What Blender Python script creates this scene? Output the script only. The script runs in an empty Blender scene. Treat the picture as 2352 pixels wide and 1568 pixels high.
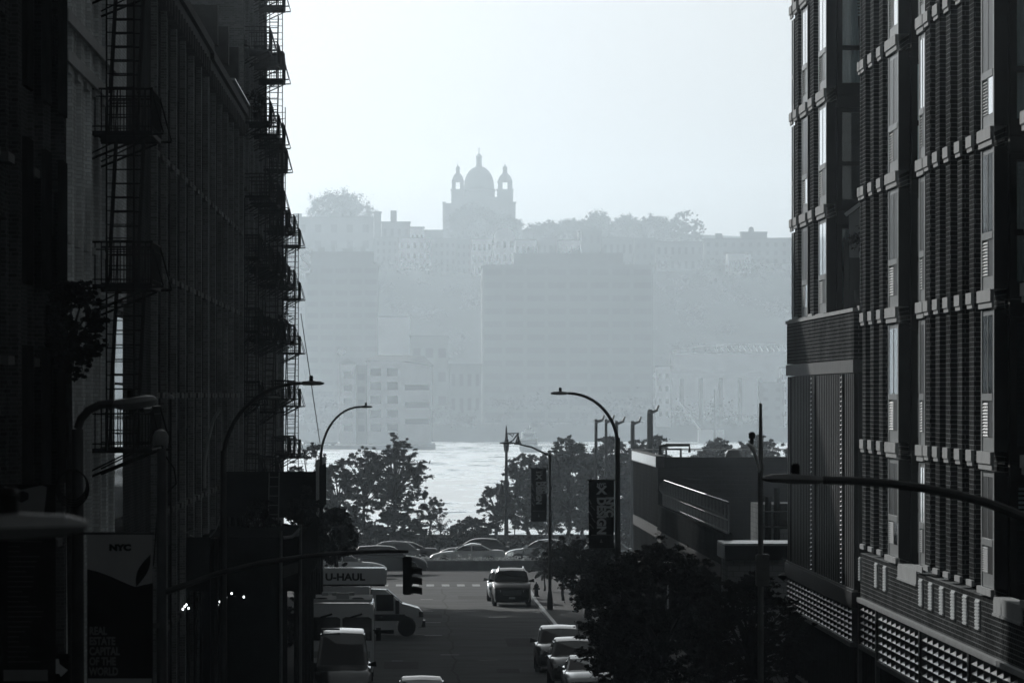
import bpy, bmesh, math, random
import numpy as np
from mathutils import Vector, Matrix, Euler
R = math.radians
scene = bpy.context.scene
COL = scene.collection
# measured camera: 15053 px focal length for a 2352 px wide frame, eye 10.9 m above the street
F, VX, VY, H = 15053.0, 950.0, 909.0, 10.9
def WX(x, D): return (x - VX) * D / F
def WZ(y, D): return H - (y - VY) * D / F

# ------------------------------------------------------------------ materials
def T(v, k=1.0):
    # neutral grey with the faint cool tone of the print
    return (v * 0.93, v * 0.985, v * 1.0, 1)
def newmat(name):
    m = bpy.data.materials.new(name); m.use_nodes = True
    nt = m.node_tree
    return m, nt, nt.nodes['Principled BSDF']
def mat(name, v, rough=.7, metal=0., var=.25, scale=3., bump=0., spec=.05, coat=0., stretch=None):
    m, nt, b = newmat(name)
    b.inputs['Roughness'].default_value = rough
    b.inputs['Metallic'].default_value = metal
    b.inputs['Specular IOR Level'].default_value = spec
    if coat: b.inputs['Coat Weight'].default_value = coat; b.inputs['Coat Roughness'].default_value = .08
    tc = nt.nodes.new('ShaderNodeTexCoord'); n = nt.nodes.new('ShaderNodeTexNoise')
    src = tc.outputs['Object']
    if stretch:
        mp = nt.nodes.new('ShaderNodeMapping'); mp.inputs['Scale'].default_value = stretch
        nt.links.new(src, mp.inputs['Vector']); src = mp.outputs['Vector']
    nt.links.new(src, n.inputs['Vector'])
    n.inputs['Scale'].default_value = scale; n.inputs['Detail'].default_value = 6; n.inputs['Roughness'].default_value = .65
    r = nt.nodes.new('ShaderNodeValToRGB')
    r.color_ramp.elements[0].position = .3; r.color_ramp.elements[1].position = .7
    r.color_ramp.elements[0].color = T(v * (1 - var)); r.color_ramp.elements[1].color = T(v * (1 + var))
    nt.links.new(n.outputs['Fac'], r.inputs['Fac']); nt.links.new(r.outputs['Color'], b.inputs['Base Color'])
    if bump:
        bp = nt.nodes.new('ShaderNodeBump'); bp.inputs['Strength'].default_value = bump; bp.inputs['Distance'].default_value = .05
        nt.links.new(n.outputs['Fac'], bp.inputs['Height']); nt.links.new(bp.outputs['Normal'], b.inputs['Normal'])
    return m
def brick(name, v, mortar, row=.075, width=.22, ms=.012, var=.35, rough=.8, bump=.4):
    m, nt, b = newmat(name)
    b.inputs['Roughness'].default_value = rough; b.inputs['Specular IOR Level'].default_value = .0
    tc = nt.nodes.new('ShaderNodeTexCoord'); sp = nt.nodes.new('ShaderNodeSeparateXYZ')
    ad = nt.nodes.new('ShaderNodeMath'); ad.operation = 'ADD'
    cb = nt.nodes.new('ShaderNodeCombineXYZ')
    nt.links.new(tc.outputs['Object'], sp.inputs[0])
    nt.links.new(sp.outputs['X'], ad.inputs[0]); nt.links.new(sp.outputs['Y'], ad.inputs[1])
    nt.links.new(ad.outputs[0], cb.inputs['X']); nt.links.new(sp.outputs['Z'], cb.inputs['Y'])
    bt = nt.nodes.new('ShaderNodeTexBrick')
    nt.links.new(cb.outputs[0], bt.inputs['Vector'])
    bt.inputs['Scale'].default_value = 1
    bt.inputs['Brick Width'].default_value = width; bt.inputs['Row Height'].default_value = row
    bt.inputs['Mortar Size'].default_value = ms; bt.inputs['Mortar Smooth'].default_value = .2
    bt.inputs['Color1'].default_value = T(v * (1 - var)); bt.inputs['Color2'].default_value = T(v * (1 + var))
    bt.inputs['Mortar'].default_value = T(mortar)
    n = nt.nodes.new('ShaderNodeTexNoise'); n.inputs['Scale'].default_value = .35; n.inputs['Detail'].default_value = 7
    nt.links.new(tc.outputs['Object'], n.inputs['Vector'])
    mr = nt.nodes.new('ShaderNodeMapRange'); mr.inputs['From Min'].default_value = .3; mr.inputs['From Max'].default_value = .7
    mr.inputs['To Min'].default_value = .6; mr.inputs['To Max'].default_value = 1.3
    nt.links.new(n.outputs['Fac'], mr.inputs['Value'])
    mx = nt.nodes.new('ShaderNodeVectorMath'); mx.operation = 'SCALE'
    nt.links.new(bt.outputs['Color'], mx.inputs[0]); nt.links.new(mr.outputs[0], mx.inputs['Scale'])
    nt.links.new(mx.outputs[0], b.inputs['Base Color'])
    if bump:
        bp = nt.nodes.new('ShaderNodeBump'); bp.inputs['Strength'].default_value = bump; bp.inputs['Distance'].default_value = .01; bp.invert = True
        nt.links.new(bt.outputs['Fac'], bp.inputs['Height']); nt.links.new(bp.outputs['Normal'], b.inputs['Normal'])
    return m
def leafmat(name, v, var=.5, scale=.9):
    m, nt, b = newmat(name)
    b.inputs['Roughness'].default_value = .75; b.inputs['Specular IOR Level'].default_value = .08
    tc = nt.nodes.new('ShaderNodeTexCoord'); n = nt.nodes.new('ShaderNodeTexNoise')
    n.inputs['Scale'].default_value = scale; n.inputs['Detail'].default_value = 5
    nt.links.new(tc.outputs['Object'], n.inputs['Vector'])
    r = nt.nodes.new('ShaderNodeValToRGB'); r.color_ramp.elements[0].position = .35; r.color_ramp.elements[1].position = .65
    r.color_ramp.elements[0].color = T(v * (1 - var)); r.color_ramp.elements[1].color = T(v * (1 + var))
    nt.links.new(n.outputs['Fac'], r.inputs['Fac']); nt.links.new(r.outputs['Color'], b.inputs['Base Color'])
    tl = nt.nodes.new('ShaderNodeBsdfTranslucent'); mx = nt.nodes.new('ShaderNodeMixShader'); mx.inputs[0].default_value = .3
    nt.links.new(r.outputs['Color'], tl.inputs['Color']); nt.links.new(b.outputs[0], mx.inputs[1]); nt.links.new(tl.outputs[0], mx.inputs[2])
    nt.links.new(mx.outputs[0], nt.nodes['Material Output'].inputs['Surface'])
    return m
def glassmat(name, v=.02, rough=.03, spec=.8, wav=.0):
    m, nt, b = newmat(name)
    b.inputs['Base Color'].default_value = T(v); b.inputs['Roughness'].default_value = rough
    b.inputs['Specular IOR Level'].default_value = spec
    n = nt.nodes.new('ShaderNodeTexNoise'); n.inputs['Scale'].default_value = 1.3
    tc = nt.nodes.new('ShaderNodeTexCoord'); nt.links.new(tc.outputs['Object'], n.inputs['Vector'])
    if wav:
        bp = nt.nodes.new('ShaderNodeBump'); bp.inputs['Strength'].default_value = wav; bp.inputs['Distance'].default_value = .01
        nt.links.new(n.outputs['Fac'], bp.inputs['Height']); nt.links.new(bp.outputs['Normal'], b.inputs['Normal'])
    return m
def emit(name, v, s):
    m, nt, b = newmat(name)
    b.inputs['Base Color'].default_value = T(.5)
    b.inputs['Emission Color'].default_value = T(v); b.inputs['Emission Strength'].default_value = s
    return m
def clearglass(name):
    m, nt, b = newmat(name); nt.nodes.remove(b)
    o = nt.nodes['Material Output']
    fr = nt.nodes.new('ShaderNodeFresnel'); fr.inputs['IOR'].default_value = 1.5
    tr = nt.nodes.new('ShaderNodeBsdfTransparent'); tr.inputs['Color'].default_value = T(1.)
    gl = nt.nodes.new('ShaderNodeBsdfGlossy'); gl.inputs['Roughness'].default_value = .02
    mx = nt.nodes.new('ShaderNodeMixShader')
    nt.links.new(fr.outputs[0], mx.inputs[0]); nt.links.new(tr.outputs[0], mx.inputs[1]); nt.links.new(gl.outputs[0], mx.inputs[2])
    nt.links.new(mx.outputs[0], o.inputs['Surface'])
    return m

M = dict(
    asphalt=mat('asphalt', .125, .85, var=.3, scale=.35, bump=.25, spec=.03),
    asphalt_patch=mat('patched_asphalt', .08, .85, var=.3, scale=1.5, bump=.2, spec=.03), white_metal=mat('white_painted_metal', .88, .4, var=.04, spec=.3),
    asphalt_smooth=mat('worn_asphalt', .055, .7, var=.3, scale=.8, bump=.15, stretch=(.3, 1, 1), spec=.03),
    concrete=mat('concrete', .055, .75, var=.25, scale=1.2, bump=.2),
    kerb=mat('granite_kerb', .3, .35, var=.2, scale=4),
    paint=mat('road_paint', .5, .6, var=.35, scale=6),
    soil=mat('soil', .05, .9, var=.4, scale=1.5),
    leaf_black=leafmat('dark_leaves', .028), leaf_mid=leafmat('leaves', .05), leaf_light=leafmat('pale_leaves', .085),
    far_leaf=mat('far_leaves', .035, .95, var=.4, scale=.06, spec=0),
    bark=mat('bark', .04, .9, var=.4, scale=8, bump=.5),
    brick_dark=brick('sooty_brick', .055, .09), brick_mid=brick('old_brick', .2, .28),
    brick_pale=brick('white_washed_brick', .78, .6, row=.085, width=.26, var=.16),
    brick_black=brick('black_brick', .055, .3, row=.1, width=.42, ms=.009, var=.3),
    brick_low=brick('dark_block', .03, .04, row=.2, width=.4, var=.18),
    block_pale=brick('pale_block', .3, .2, row=.2, width=.4, ms=.014, var=.08),
    stone=mat('cast_stone', .46, .7, var=.12, scale=2, bump=.1),
    stone_band=mat('band_stone', .035, .8, var=.15, scale=2),
    stone_dark=mat('sooty_stone', .09, .8, var=.3, scale=2, bump=.2),
    metal_dark=mat('black_iron', .02, .6, metal=.0, var=.4, scale=6),
    metal_grey=mat('grey_metal', .16, .42, metal=.5, var=.2, scale=3),
    metal_pale=mat('pale_metal', .5, .35, metal=.4, var=.12, scale=3),
    galv=mat('galvanised_steel', .4, .35, metal=.8, var=.2, scale=5),
    pole=mat('weathered_pole', .07, .5, metal=.4, var=.25, scale=2),
    lamp=mat('lamp_housing', .22, .4, metal=.2, var=.15, scale=5),
    plastic=mat('black_plastic', .015, .4, var=.2, scale=5),
    louvre=mat('white_louvre', .85, .4, var=.08, scale=4),
    panel_dark=mat('dark_frame_and_shade', .025, .6, var=.2, scale=2, spec=.1),
    panel=mat('dark_metal_panel', .1, .38, metal=.4, var=.12, scale=.7),
    plywood=mat('painted_plywood', .016, .9, var=.4, scale=1.5, spec=.0),
    glass=glassmat('window_glass', .012, .06, .5, .01), glass_flat=glassmat('shop_glass', .01, .05, .5, 0),
    glass_car=glassmat('car_glass', .012, .06, .6),
    glass_dim=glassmat('dusty_glass', .03, .28, .5, 0), clear=clearglass('clear_glass'),
    curtain=mat('curtain', .9, .9, var=.12, scale=2, stretch=(9, 9, .4)),
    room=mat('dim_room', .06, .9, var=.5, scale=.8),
    car_black=mat('black_paint', .01, .3, var=.1, coat=.15, spec=.35), car_white=mat('white_paint', .72, .3, var=.04, coat=1., spec=.5),
    car_silver=mat('silver_paint', .62, .2, metal=.92, var=.05, coat=.4), car_grey=mat('grey_paint', .27, .22, metal=.92, var=.06, coat=.6),
    tyre=mat('tyre', .012, .85, var=.3, scale=9), rim=mat('alloy_rim', .2, .35, metal=.7, var=.2), chrome=mat('chrome', .5, .15, metal=1., var=.05),
    headlight=mat('headlight_lens', .4, .1, var=.1), plate=mat('number_plate', .4, .5, var=.1),
    banner_black=mat('black_banner', .012, .75, var=.25, scale=2), banner_pale=mat('pale_banner', .3, .75, var=.08, scale=2), banner_white=mat('banner_print', .55, .7, var=.05),
    banner_dim=mat('dim_banner_print', .16, .7, var=.1), ink=mat('black_ink', .01, .8, var=.2),
    far_wall=mat('far_masonry', .1, .9, var=.25, scale=.12), far_pale=mat('far_pale_wall', .93, .9, var=.12, scale=.1), far_dark=mat('far_window', .02, .7, var=.2),
    far_white=mat('far_white_wall', .92, .8, var=.05, scale=.1), far_roof=mat('far_roof', .06, .9, var=.2, scale=.2), far_block=mat('far_office_wall', .05, .8, var=.25, scale=.06),
    church=mat('church_stone', .12, .9, var=.15, scale=.1), hill=mat('wooded_hill', .045, .95, var=.4, scale=.05, spec=0),
    cloth=mat('dark_clothing', .03, .9, var=.2), skin=mat('skin', .2, .6, var=.1), steelblue=mat('boat_white', .93, .5, var=.1, scale=.3),
    bulb=emit('lit_bulb', 1., 4.), grass=leafmat('dry_grass', .45, .4, 2.), bag=mat('canvas_cover', .03, .9, var=.3),
)

# ------------------------------------------------------------------ mesh builder
class MB:
    def __init__(s): s.v, s.f, s.s = [], [], []
    def add(s, vs, fs, smooth=False):
        o = len(s.v); s.v.extend([tuple(p) for p in vs])
        for f in fs: s.f.append([i + o for i in f]); s.s.append(smooth)
        return s
    def box(s, x0, x1, y0, y1, z0, z1):
        if x0 > x1: x0, x1 = x1, x0
        if y0 > y1: y0, y1 = y1, y0
        if z0 > z1: z0, z1 = z1, z0
        return s.add([(x0, y0, z0), (x1, y0, z0), (x1, y1, z0), (x0, y1, z0), (x0, y0, z1), (x1, y0, z1), (x1, y1, z1), (x0, y1, z1)],
                     [(0, 3, 2, 1), (4, 5, 6, 7), (0, 1, 5, 4), (1, 2, 6, 5), (2, 3, 7, 6), (3, 0, 4, 7)])
    def prism(s, poly, axis, a, b, smooth=False):
        # poly: 2-D outline; axis 'x','y','z' is the extrusion direction
        n = len(poly)
        def P(p, t):
            return {'x': (t, p[0], p[1]), 'y': (p[0], t, p[1]), 'z': (p[0], p[1], t)}[axis]
        vs = [P(p, a) for p in poly] + [P(p, b) for p in poly]
        fs = [tuple(range(n - 1, -1, -1)), tuple(range(n, 2 * n))] + [(i, (i + 1) % n, n + (i + 1) % n, n + i) for i in range(n)]
        return s.add(vs, fs, smooth)
    def loft(s, rings, cap=True, smooth=False):
        n = len(rings[0]); vs = [p for r in rings for p in r]; fs = []
        for k in range(len(rings) - 1):
            for i in range(n):
                j = (i + 1) % n
                fs.append((k * n + i, k * n + j, (k + 1) * n + j, (k + 1) * n + i))
        if cap: fs += [tuple(range(n - 1, -1, -1)), tuple(range((len(rings) - 1) * n, len(rings) * n))]
        return s.add(vs, fs, smooth)
    def tube(s, pts, r, seg=8, smooth=True):
        pts = [Vector(p) for p in pts]; n = len(pts)
        rs = r if isinstance(r, (list, tuple)) else [r] * n
        rings = []; up = None
        for i, p in enumerate(pts):
            d = (pts[min(i + 1, n - 1)] - pts[max(i - 1, 0)])
            if d.length < 1e-9: d = Vector((0, 0, 1))
            d.normalize()
            if up is None: up = Vector((0, 0, 1)) if abs(d.z) < .9 else Vector((0, 1, 0))
            a = d.cross(up)
            if a.length < 1e-4: a = d.cross(Vector((1, 0, 0)))
            a.normalize(); b = a.cross(d).normalized(); up = b
            rings.append([p + (a * math.cos(t) + b * math.sin(t)) * rs[i] for t in [2 * math.pi * k / seg for k in range(seg)]])
        return s.loft(rings, True, smooth)
    def bar(s, p, q, w=.03, h=None):
        # square bar between two points
        return s.tube([p, q], (w if h is None else h) * .6, 4, False)
    def lathe(s, prof, c=(0, 0, 0), axis='z', seg=16, smooth=True):
        rings = []
        for r, z in prof:
            ring = []
            for k in range(seg):
                t = 2 * math.pi * k / seg; a, b = r * math.cos(t), r * math.sin(t)
                ring.append({'z': (c[0] + a, c[1] + b, c[2] + z), 'x': (c[0] + z, c[1] + a, c[2] + b), 'y': (c[0] + a, c[1] + z, c[2] - b)}[axis])
            rings.append(ring)
        return s.loft(rings, True, smooth)
    def ball(s, c, rx, ry, rz, seg=12, rg=8):
        return s.lathe2(c, rx, ry, rz, seg, rg)
    def lathe2(s, c, rx, ry, rz, seg, rg):
        rings = []
        for i in range(rg + 1):
            p = -math.pi / 2 + math.pi * i / rg; cr = max(.001, math.cos(p))
            rings.append([(c[0] + rx * cr * math.cos(2 * math.pi * k / seg), c[1] + ry * cr * math.sin(2 * math.pi * k / seg), c[2] + rz * math.sin(p)) for k in range(seg)])
        return s.loft(rings, True, True)
    def mesh(s, name, m):
        me = bpy.data.meshes.new(name); me.from_pydata(s.v, [], s.f)
        me.polygons.foreach_set('use_smooth', s.s)
        if any(s.s): me.set_sharp_from_angle(angle=R(38))
        me.materials.append(M[m] if isinstance(m, str) else m); me.update()
        return me
    def build(s, name, m, parent=None, bevel=0.):
        me = s.mesh(name, m)
        if bevel:
            bm = bmesh.new(); bm.from_mesh(me)
            bmesh.ops.remove_doubles(bm, verts=bm.verts, dist=1e-5)
            es = [e for e in bm.edges if len(e.link_faces) == 2 and e.calc_face_angle(0) > .5]
            bmesh.ops.bevel(bm, geom=es, offset=bevel, segments=2, affect='EDGES', clamp_overlap=True)
            for f in bm.faces: f.smooth = False
            bm.to_mesh(me); bm.free()
        o = bpy.data.objects.new(name, me); COL.objects.link(o)
        if parent: o.parent = parent
        return o
def tag(o, label=None, cat=None, group=None, kind=None):
    if label: o['label'] = label
    if cat: o['category'] = cat
    if group: o['group'] = group
    if kind: o['kind'] = kind
    return o
def thing(name, label, cat, loc=(0, 0, 0), rz=0., group=None):
    o = bpy.data.objects.new(name, None); COL.objects.link(o); o.empty_display_size = .3
    o.location = loc; o.rotation_euler = (0, 0, rz)
    return tag(o, label, cat, group)
def struct(name, mb, m, label=None): return tag(mb.build(name, m), label, None, None, 'structure')
def inst(me, name, parent, loc=(0, 0, 0), rz=0., scale=None):
    o = bpy.data.objects.new(name, me); COL.objects.link(o); o.parent = parent
    o.location = loc; o.rotation_euler = (0, 0, rz)
    if scale: o.scale = scale
    return o
KIDS = {}
def dup(root, loc, rz, label=None, group=None, scale=None):
    kids = [o for o in bpy.data.objects if o.parent == root]
    r = root.copy(); COL.objects.link(r); r.location = loc; r.rotation_euler = (0, 0, rz)
    if label: r['label'] = label
    if group: r['group'] = group
    if scale: r.scale = scale
    for k in kids:
        c = k.copy(); COL.objects.link(c); c.parent = r
        for g in [o for o in bpy.data.objects if o.parent == k]:
            d = g.copy(); COL.objects.link(d); d.parent = c
    return r
def text(name, body, size, m, parent, loc, rot=(R(90), 0, 0), bold=0., align='LEFT', sx=1., depth=.004):
    cu = bpy.data.curves.new(name, 'FONT'); cu.body = body; cu.size = size; cu.offset = bold; cu.extrude = depth
    cu.align_x = align; cu.resolution_u = 3
    t = bpy.data.objects.new(name, cu)
    me = bpy.data.meshes.new_from_object(t); bpy.data.objects.remove(t)
    me.materials.clear(); me.materials.append(M[m])
    o = bpy.data.objects.new(name, me); COL.objects.link(o); o.parent = parent
    o.location = loc; o.rotation_euler = rot; o.scale = (sx, 1, 1)
    return o

# ------------------------------------------------------------------ foliage
def leaf_mesh(name, centers, radii, per, size, m, seed, flat=.65):
    rng = np.random.default_rng(seed)
    n = len(centers) * per
    c = np.repeat(np.array(centers, float), per, 0); r = np.repeat(np.array(radii, float), per)
    d = rng.normal(size=(n, 3)); d /= np.linalg.norm(d, axis=1)[:, None]
    p = c + d * (r * np.abs(rng.normal(size=n)) * .68)[:, None] * np.array([1, 1, flat])
    a = rng.normal(size=(n, 3)); a[:, 2] *= .6; a /= np.linalg.norm(a, axis=1)[:, None]
    b = np.cross(a, rng.normal(size=(n, 3))); b /= np.linalg.norm(b, axis=1)[:, None]
    s = size * (.6 + .8 * rng.random(n))[:, None]
    v = np.stack([p - a * s, p + b * s * .45 - a * s * .1, p + a * s, p - b * s * .45 - a * s * .1], 1).reshape(-1, 3)
    me = bpy.data.meshes.new(name); me.vertices.add(4 * n); me.vertices.foreach_set('co', v.ravel())
    me.loops.add(4 * n); me.loops.foreach_set('vertex_index', np.arange(4 * n, dtype=np.int32))
    me.polygons.add(n); me.polygons.foreach_set('loop_start', np.arange(0, 4 * n, 4, dtype=np.int32))
    me.polygons.foreach_set('loop_total', np.full(n, 4, dtype=np.int32))
    me.materials.append(M[m]); me.update(calc_edges=True); me.validate()
    return me
def crown_pts(rx, ry, rz, zc, n, rnd, shape=0.):
    out = []
    while len(out) < n:
        u = Vector((rnd.uniform(-1, 1), rnd.uniform(-1, 1), rnd.uniform(-1, 1)))
        if not .12 < u.length < 1: continue
        u = u.normalized() * (u.length ** .5)
        k = 1 - shape * max(0, u.z)
        out.append(Vector((u.x * rx * k, u.y * ry * k, zc + u.z * rz)))
    return out
def tree(name, label, cat, loc, h, rx, ry, z0, seed, nc=40, per=110, leaf=.14, m='leaf_mid', tr=.16, group=None, cr=.3, shape=.25, limbs=14, flat=.6, lean=0., sub=5, wisp=.45):
    rnd = random.Random(seed)
    t = thing(name, label, cat, loc, 0, group)
    zc = (z0 + h) / 2; rz = (h - z0) / 2
    pts = crown_pts(rx, ry, rz, zc, nc, rnd, shape)
    tk = MB(); top = Vector((lean, 0, z0 + rz * 1.25))
    path = [Vector((0, 0, -.05)), Vector((lean * .2 + rnd.uniform(-.1, .1), 0, z0 * .5)), Vector((lean * .5 + rnd.uniform(-.15, .15), 0, z0)), top]
    tk.tube(path, [tr, tr * .82, tr * .66, tr * .25], 8)
    for p in sorted(pts, key=lambda q: q.z)[::max(1, nc // limbs)]:
        f = min(1., max(.35, (p.z - z0 * .7) / (top.z) * .8))
        a = path[2].lerp(top, f * .75) if p.z > z0 else path[2] * 1.0
        mid = a.lerp(p, .5) + Vector((rnd.uniform(-.1, .1) * rx, rnd.uniform(-.1, .1) * ry, .12 * rz))
        tk.tube([a, mid, p], [tr * .42, tr * .26, tr * .08], 5)
        for k in range(3):
            q = p + Vector((rnd.uniform(-1, 1), rnd.uniform(-1, 1), rnd.uniform(-.3, .8))) * cr * rx
            tk.tube([mid.lerp(p, .6), q], [tr * .14, tr * .03], 4)
    wt = tk
    cs, rad = [], []
    for p in pts:
        R0 = cr * rx * rnd.uniform(.6, 1.3)
        for k in range(sub):
            d = Vector((rnd.gauss(0, 1), rnd.gauss(0, 1), rnd.gauss(0, .8))).normalized() * R0 * rnd.uniform(.35, 1.15)
            cs.append(p + d); rad.append(R0 * rnd.uniform(.28, .62))
    pts, per = cs, max(4, int(per / sub))
    for k in range(int(nc * wisp)):
        d = Vector((rnd.gauss(0, 1), rnd.gauss(0, 1), rnd.gauss(0, 1))).normalized()
        s_ = rnd.uniform(.98, 1.2); q = Vector((d.x * rx * s_ * (1 - shape * max(0, d.z)), d.y * ry * s_, zc + d.z * rz * min(s_, 1.08)))
        pts.append(q); rad.append(cr * rx * rnd.uniform(.18, .34))
        wt.tube([q.lerp(Vector((0, 0, zc)), .35), q], [tr * .1, tr * .03], 4)
    me = leaf_mesh('crown', pts, rad, per, leaf, m, seed, flat)
    tk.build('trunk', 'bark', t); inst(me, 'crown', t)
    return t
# ------------------------------------------------------------------ camera, light, air
cam = bpy.data.cameras.new('camera'); camo = bpy.data.objects.new('camera', cam); COL.objects.link(camo)
camo.location = (0, 0, H); camo.rotation_euler = (R(90), 0, 0)
cam.sensor_width = 36; cam.lens = 36 * F / 2352
cam.shift_x = (1176 - VX) / 2352; cam.shift_y = (VY - 784) / 2352
cam.clip_start = 1; cam.clip_end = 9000
cam.dof.use_dof = True; cam.dof.focus_distance = 230; cam.dof.aperture_fstop = 7
scene.camera = camo
SUN_AZ, SUN_EL = 20., 18.      # degrees left of the view axis, above the horizon
world = bpy.data.worlds.new('World'); scene.world = world; world.use_nodes = True
nt = world.node_tree; bg = nt.nodes['Background']
sky = nt.nodes.new('ShaderNodeTexSky'); sky.sky_type = 'NISHITA'; sky.sun_disc = False
sky.sun_elevation = R(SUN_EL); sky.sun_rotation = R(-SUN_AZ); sky.air_density = 1.2; sky.dust_density = 4.; sky.ozone_density = 1.
hs = nt.nodes.new('ShaderNodeHueSaturation'); hs.inputs['Saturation'].default_value = .0
tint = nt.nodes.new('ShaderNodeMix'); tint.data_type = 'RGBA'; tint.blend_type = 'MULTIPLY'; tint.inputs[0].default_value = 1
nt.links.new(sky.outputs[0], hs.inputs['Color']); nt.links.new(hs.outputs[0], tint.inputs[6]); tint.inputs[7].default_value = (.945, .972, .985, 1)
nt.links.new(tint.outputs[2], bg.inputs['Color']); bg.inputs['Strength'].default_value = .05
sl = bpy.data.lights.new('sun', 'SUN'); sl.energy = 4.2; sl.angle = R(.5); sl.color = (1, .985, .96)
so = bpy.data.objects.new('sun', sl); COL.objects.link(so)
sv = Vector((-math.sin(R(SUN_AZ)) * math.cos(R(SUN_EL)), math.cos(R(SUN_AZ)) * math.cos(R(SUN_EL)), math.sin(R(SUN_EL))))
so.rotation_euler = sv.to_track_quat('Z', 'Y').to_euler(); so.location = (-200, 300, 250)
scene.view_settings.view_transform = 'Standard'; scene.view_settings.look = 'None'; scene.view_settings.gamma = 1
scene.view_settings.exposure = -.43
cy = scene.cycles
cy.use_denoising = True
try: cy.denoiser = 'OPENIMAGEDENOISE'
except Exception: pass
cy.max_bounces = 6; cy.diffuse_bounces = 2; cy.glossy_bounces = 3; cy.transmission_bounces = 3; cy.transparent_max_bounces = 8; cy.volume_bounces = 2
cy.sample_clamp_indirect = 4; cy.sample_clamp_direct = 0; cy.caustics_reflective = False; cy.caustics_refractive = False

hz = MB().box(-1500, 1500, -140, 3400, -9, 125)
hm = bpy.data.materials.new('haze_air'); hm.use_nodes = True; hnt = hm.node_tree
hnt.nodes.remove(hnt.nodes['Principled BSDF'])
pv = hnt.nodes.new('ShaderNodeVolumePrincipled'); pv.inputs['Color'].default_value = (.80, .912, .99, 1)
pv.inputs['Density'].default_value = .00021; pv.inputs['Anisotropy'].default_value = .75; pv.inputs['Density Attribute'].default_value = ''
hnt.links.new(pv.outputs[0], hnt.nodes['Material Output'].inputs['Volume'])
hm.cycles.homogeneous_volume = True
haze = hz.build('haze', hm); tag(haze, kind='stuff'); haze.display_type = 'WIRE'

# ------------------------------------------------------------------ ground, street, river, far hill
gm = MB().box(-1400, -3.7, -130, 492, -3, 0).box(7.5, 1400, -130, 492, -3, 0).box(-3.7, 7.5, -130, 492, -3, -.3)
struct('ground', gm, 'concrete', 'grey ground under the pavements and the park')
def kx(D): return 6.35 + max(0, 345 - D) * .0075      # right kerb bends out towards the viewer
KD = [-130, 100, 180, 240, 290, 345, 386]
MBs = MB()
for a, b in zip(KD[:-1], KD[1:]):
    MBs.prism([(-3.62, a), (kx(a) - .02, a), (kx(b) - .02, b), (-3.62, b)], 'z', -.29, .004)
struct('street', MBs, 'asphalt', 'dark asphalt side street running down to the river')
struct('highway', MB().box(-700, 700, 386.05, 441, .004, .012), 'asphalt_smooth', 'pale worn asphalt of the riverside highway')
for sgn, nm in ((-1, 'left'), (1, 'right')):
    k = MB(); p = MB()
    for a, b in zip(KD[:-1], KD[1:]):
        if sgn > 0:
            k.prism([(kx(a), a), (kx(a) + .18, a), (kx(b) + .18, b), (kx(b), b)], 'z', -.2, .15)
            p.prism([(kx(a) + .185, a), (12.4, a), (12.4, b), (kx(b) + .185, b)], 'z', -.2, .14)
        else:
            k.prism([(-3.8, a), (-3.62, a), (-3.62, b), (-3.8, b)], 'z', -.2, .15)
            p.prism([(-8, a), (-3.805, a), (-3.805, b), (-8, b)], 'z', -.2, .14)
    struct('kerb', k, 'kerb'); struct('pavement', p, 'concrete')
cw = MB()
for i in range(-3, 11): cw.box(-1.9 + i * .88, -1.9 + i * .88 + .44, 375.6, 379.4, .005, .009)
struct('crosswalk', cw, 'paint', 'worn white zebra crossing before the highway')
rm = MB()
for x0, x1, y, w in ((966, 994, 1376, .5), (962, 994, 1403, .45), (968, 1012, 1429, .4), (975, 1015, 1458, .4), (1012, 1054, 1503, .35), (900, 925, 1517, .3), (1122, 1163, 1417, .35)):
    D = H * F / (y - VY); rm.box(WX(x0, D), WX(x1, D), D - w / 2, D + w / 2, .005, .009)
struct('road_markings', rm, 'paint', 'short worn white dashes painted across the street')
# patched seam down the middle of the street
sm = MB()
sp_ = [(1.6 + .1 * math.sin(i * .9) + .05 * math.sin(i * 2.3), 248 + i * 2.5) for i in range(50)]
for (xa, ya), (xb, yb) in zip(sp_[:-1], sp_[1:]): sm.add([(xa, ya, .0062), (xa + .1, ya, .0062), (xb + .1, yb, .0062), (xb, yb, .0062)], [(0, 1, 2, 3)])
struct('road_seam', sm, 'asphalt_patch')
pa = MB()
for x, y, w, l in ((-1.2, 262, 1.4, 7), (4.1, 285, 1.1, 10), (-.6, 322, 2., 5), (2.4, 352, 1.6, 6), (3.3, 258, .9, 4)): pa.box(x, x + w, y, y + l, .0045, .0065)
struct('road_patch', pa, 'asphalt_patch')
for i, (x, y) in enumerate(((3.1, 271), (.2, 300), (2.6, 331), (-1.4, 356))):
    t = tag(MB().lathe([(.02, 0), (.38, 0), (.4, .006), (.36, .009), (.02, .009)], (0, 0, 0), 'z', 20).build('manhole_cover', 'metal_dark'), ('round manhole cover near the bottom of the street', 'round manhole cover beside the rental truck nose', 'round manhole cover in the far lane before the black wagon', 'round manhole cover left of the crosswalk end')[i], 'manhole cover', 'manhole covers in the street'); t.location = (x, y, .0045)
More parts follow.
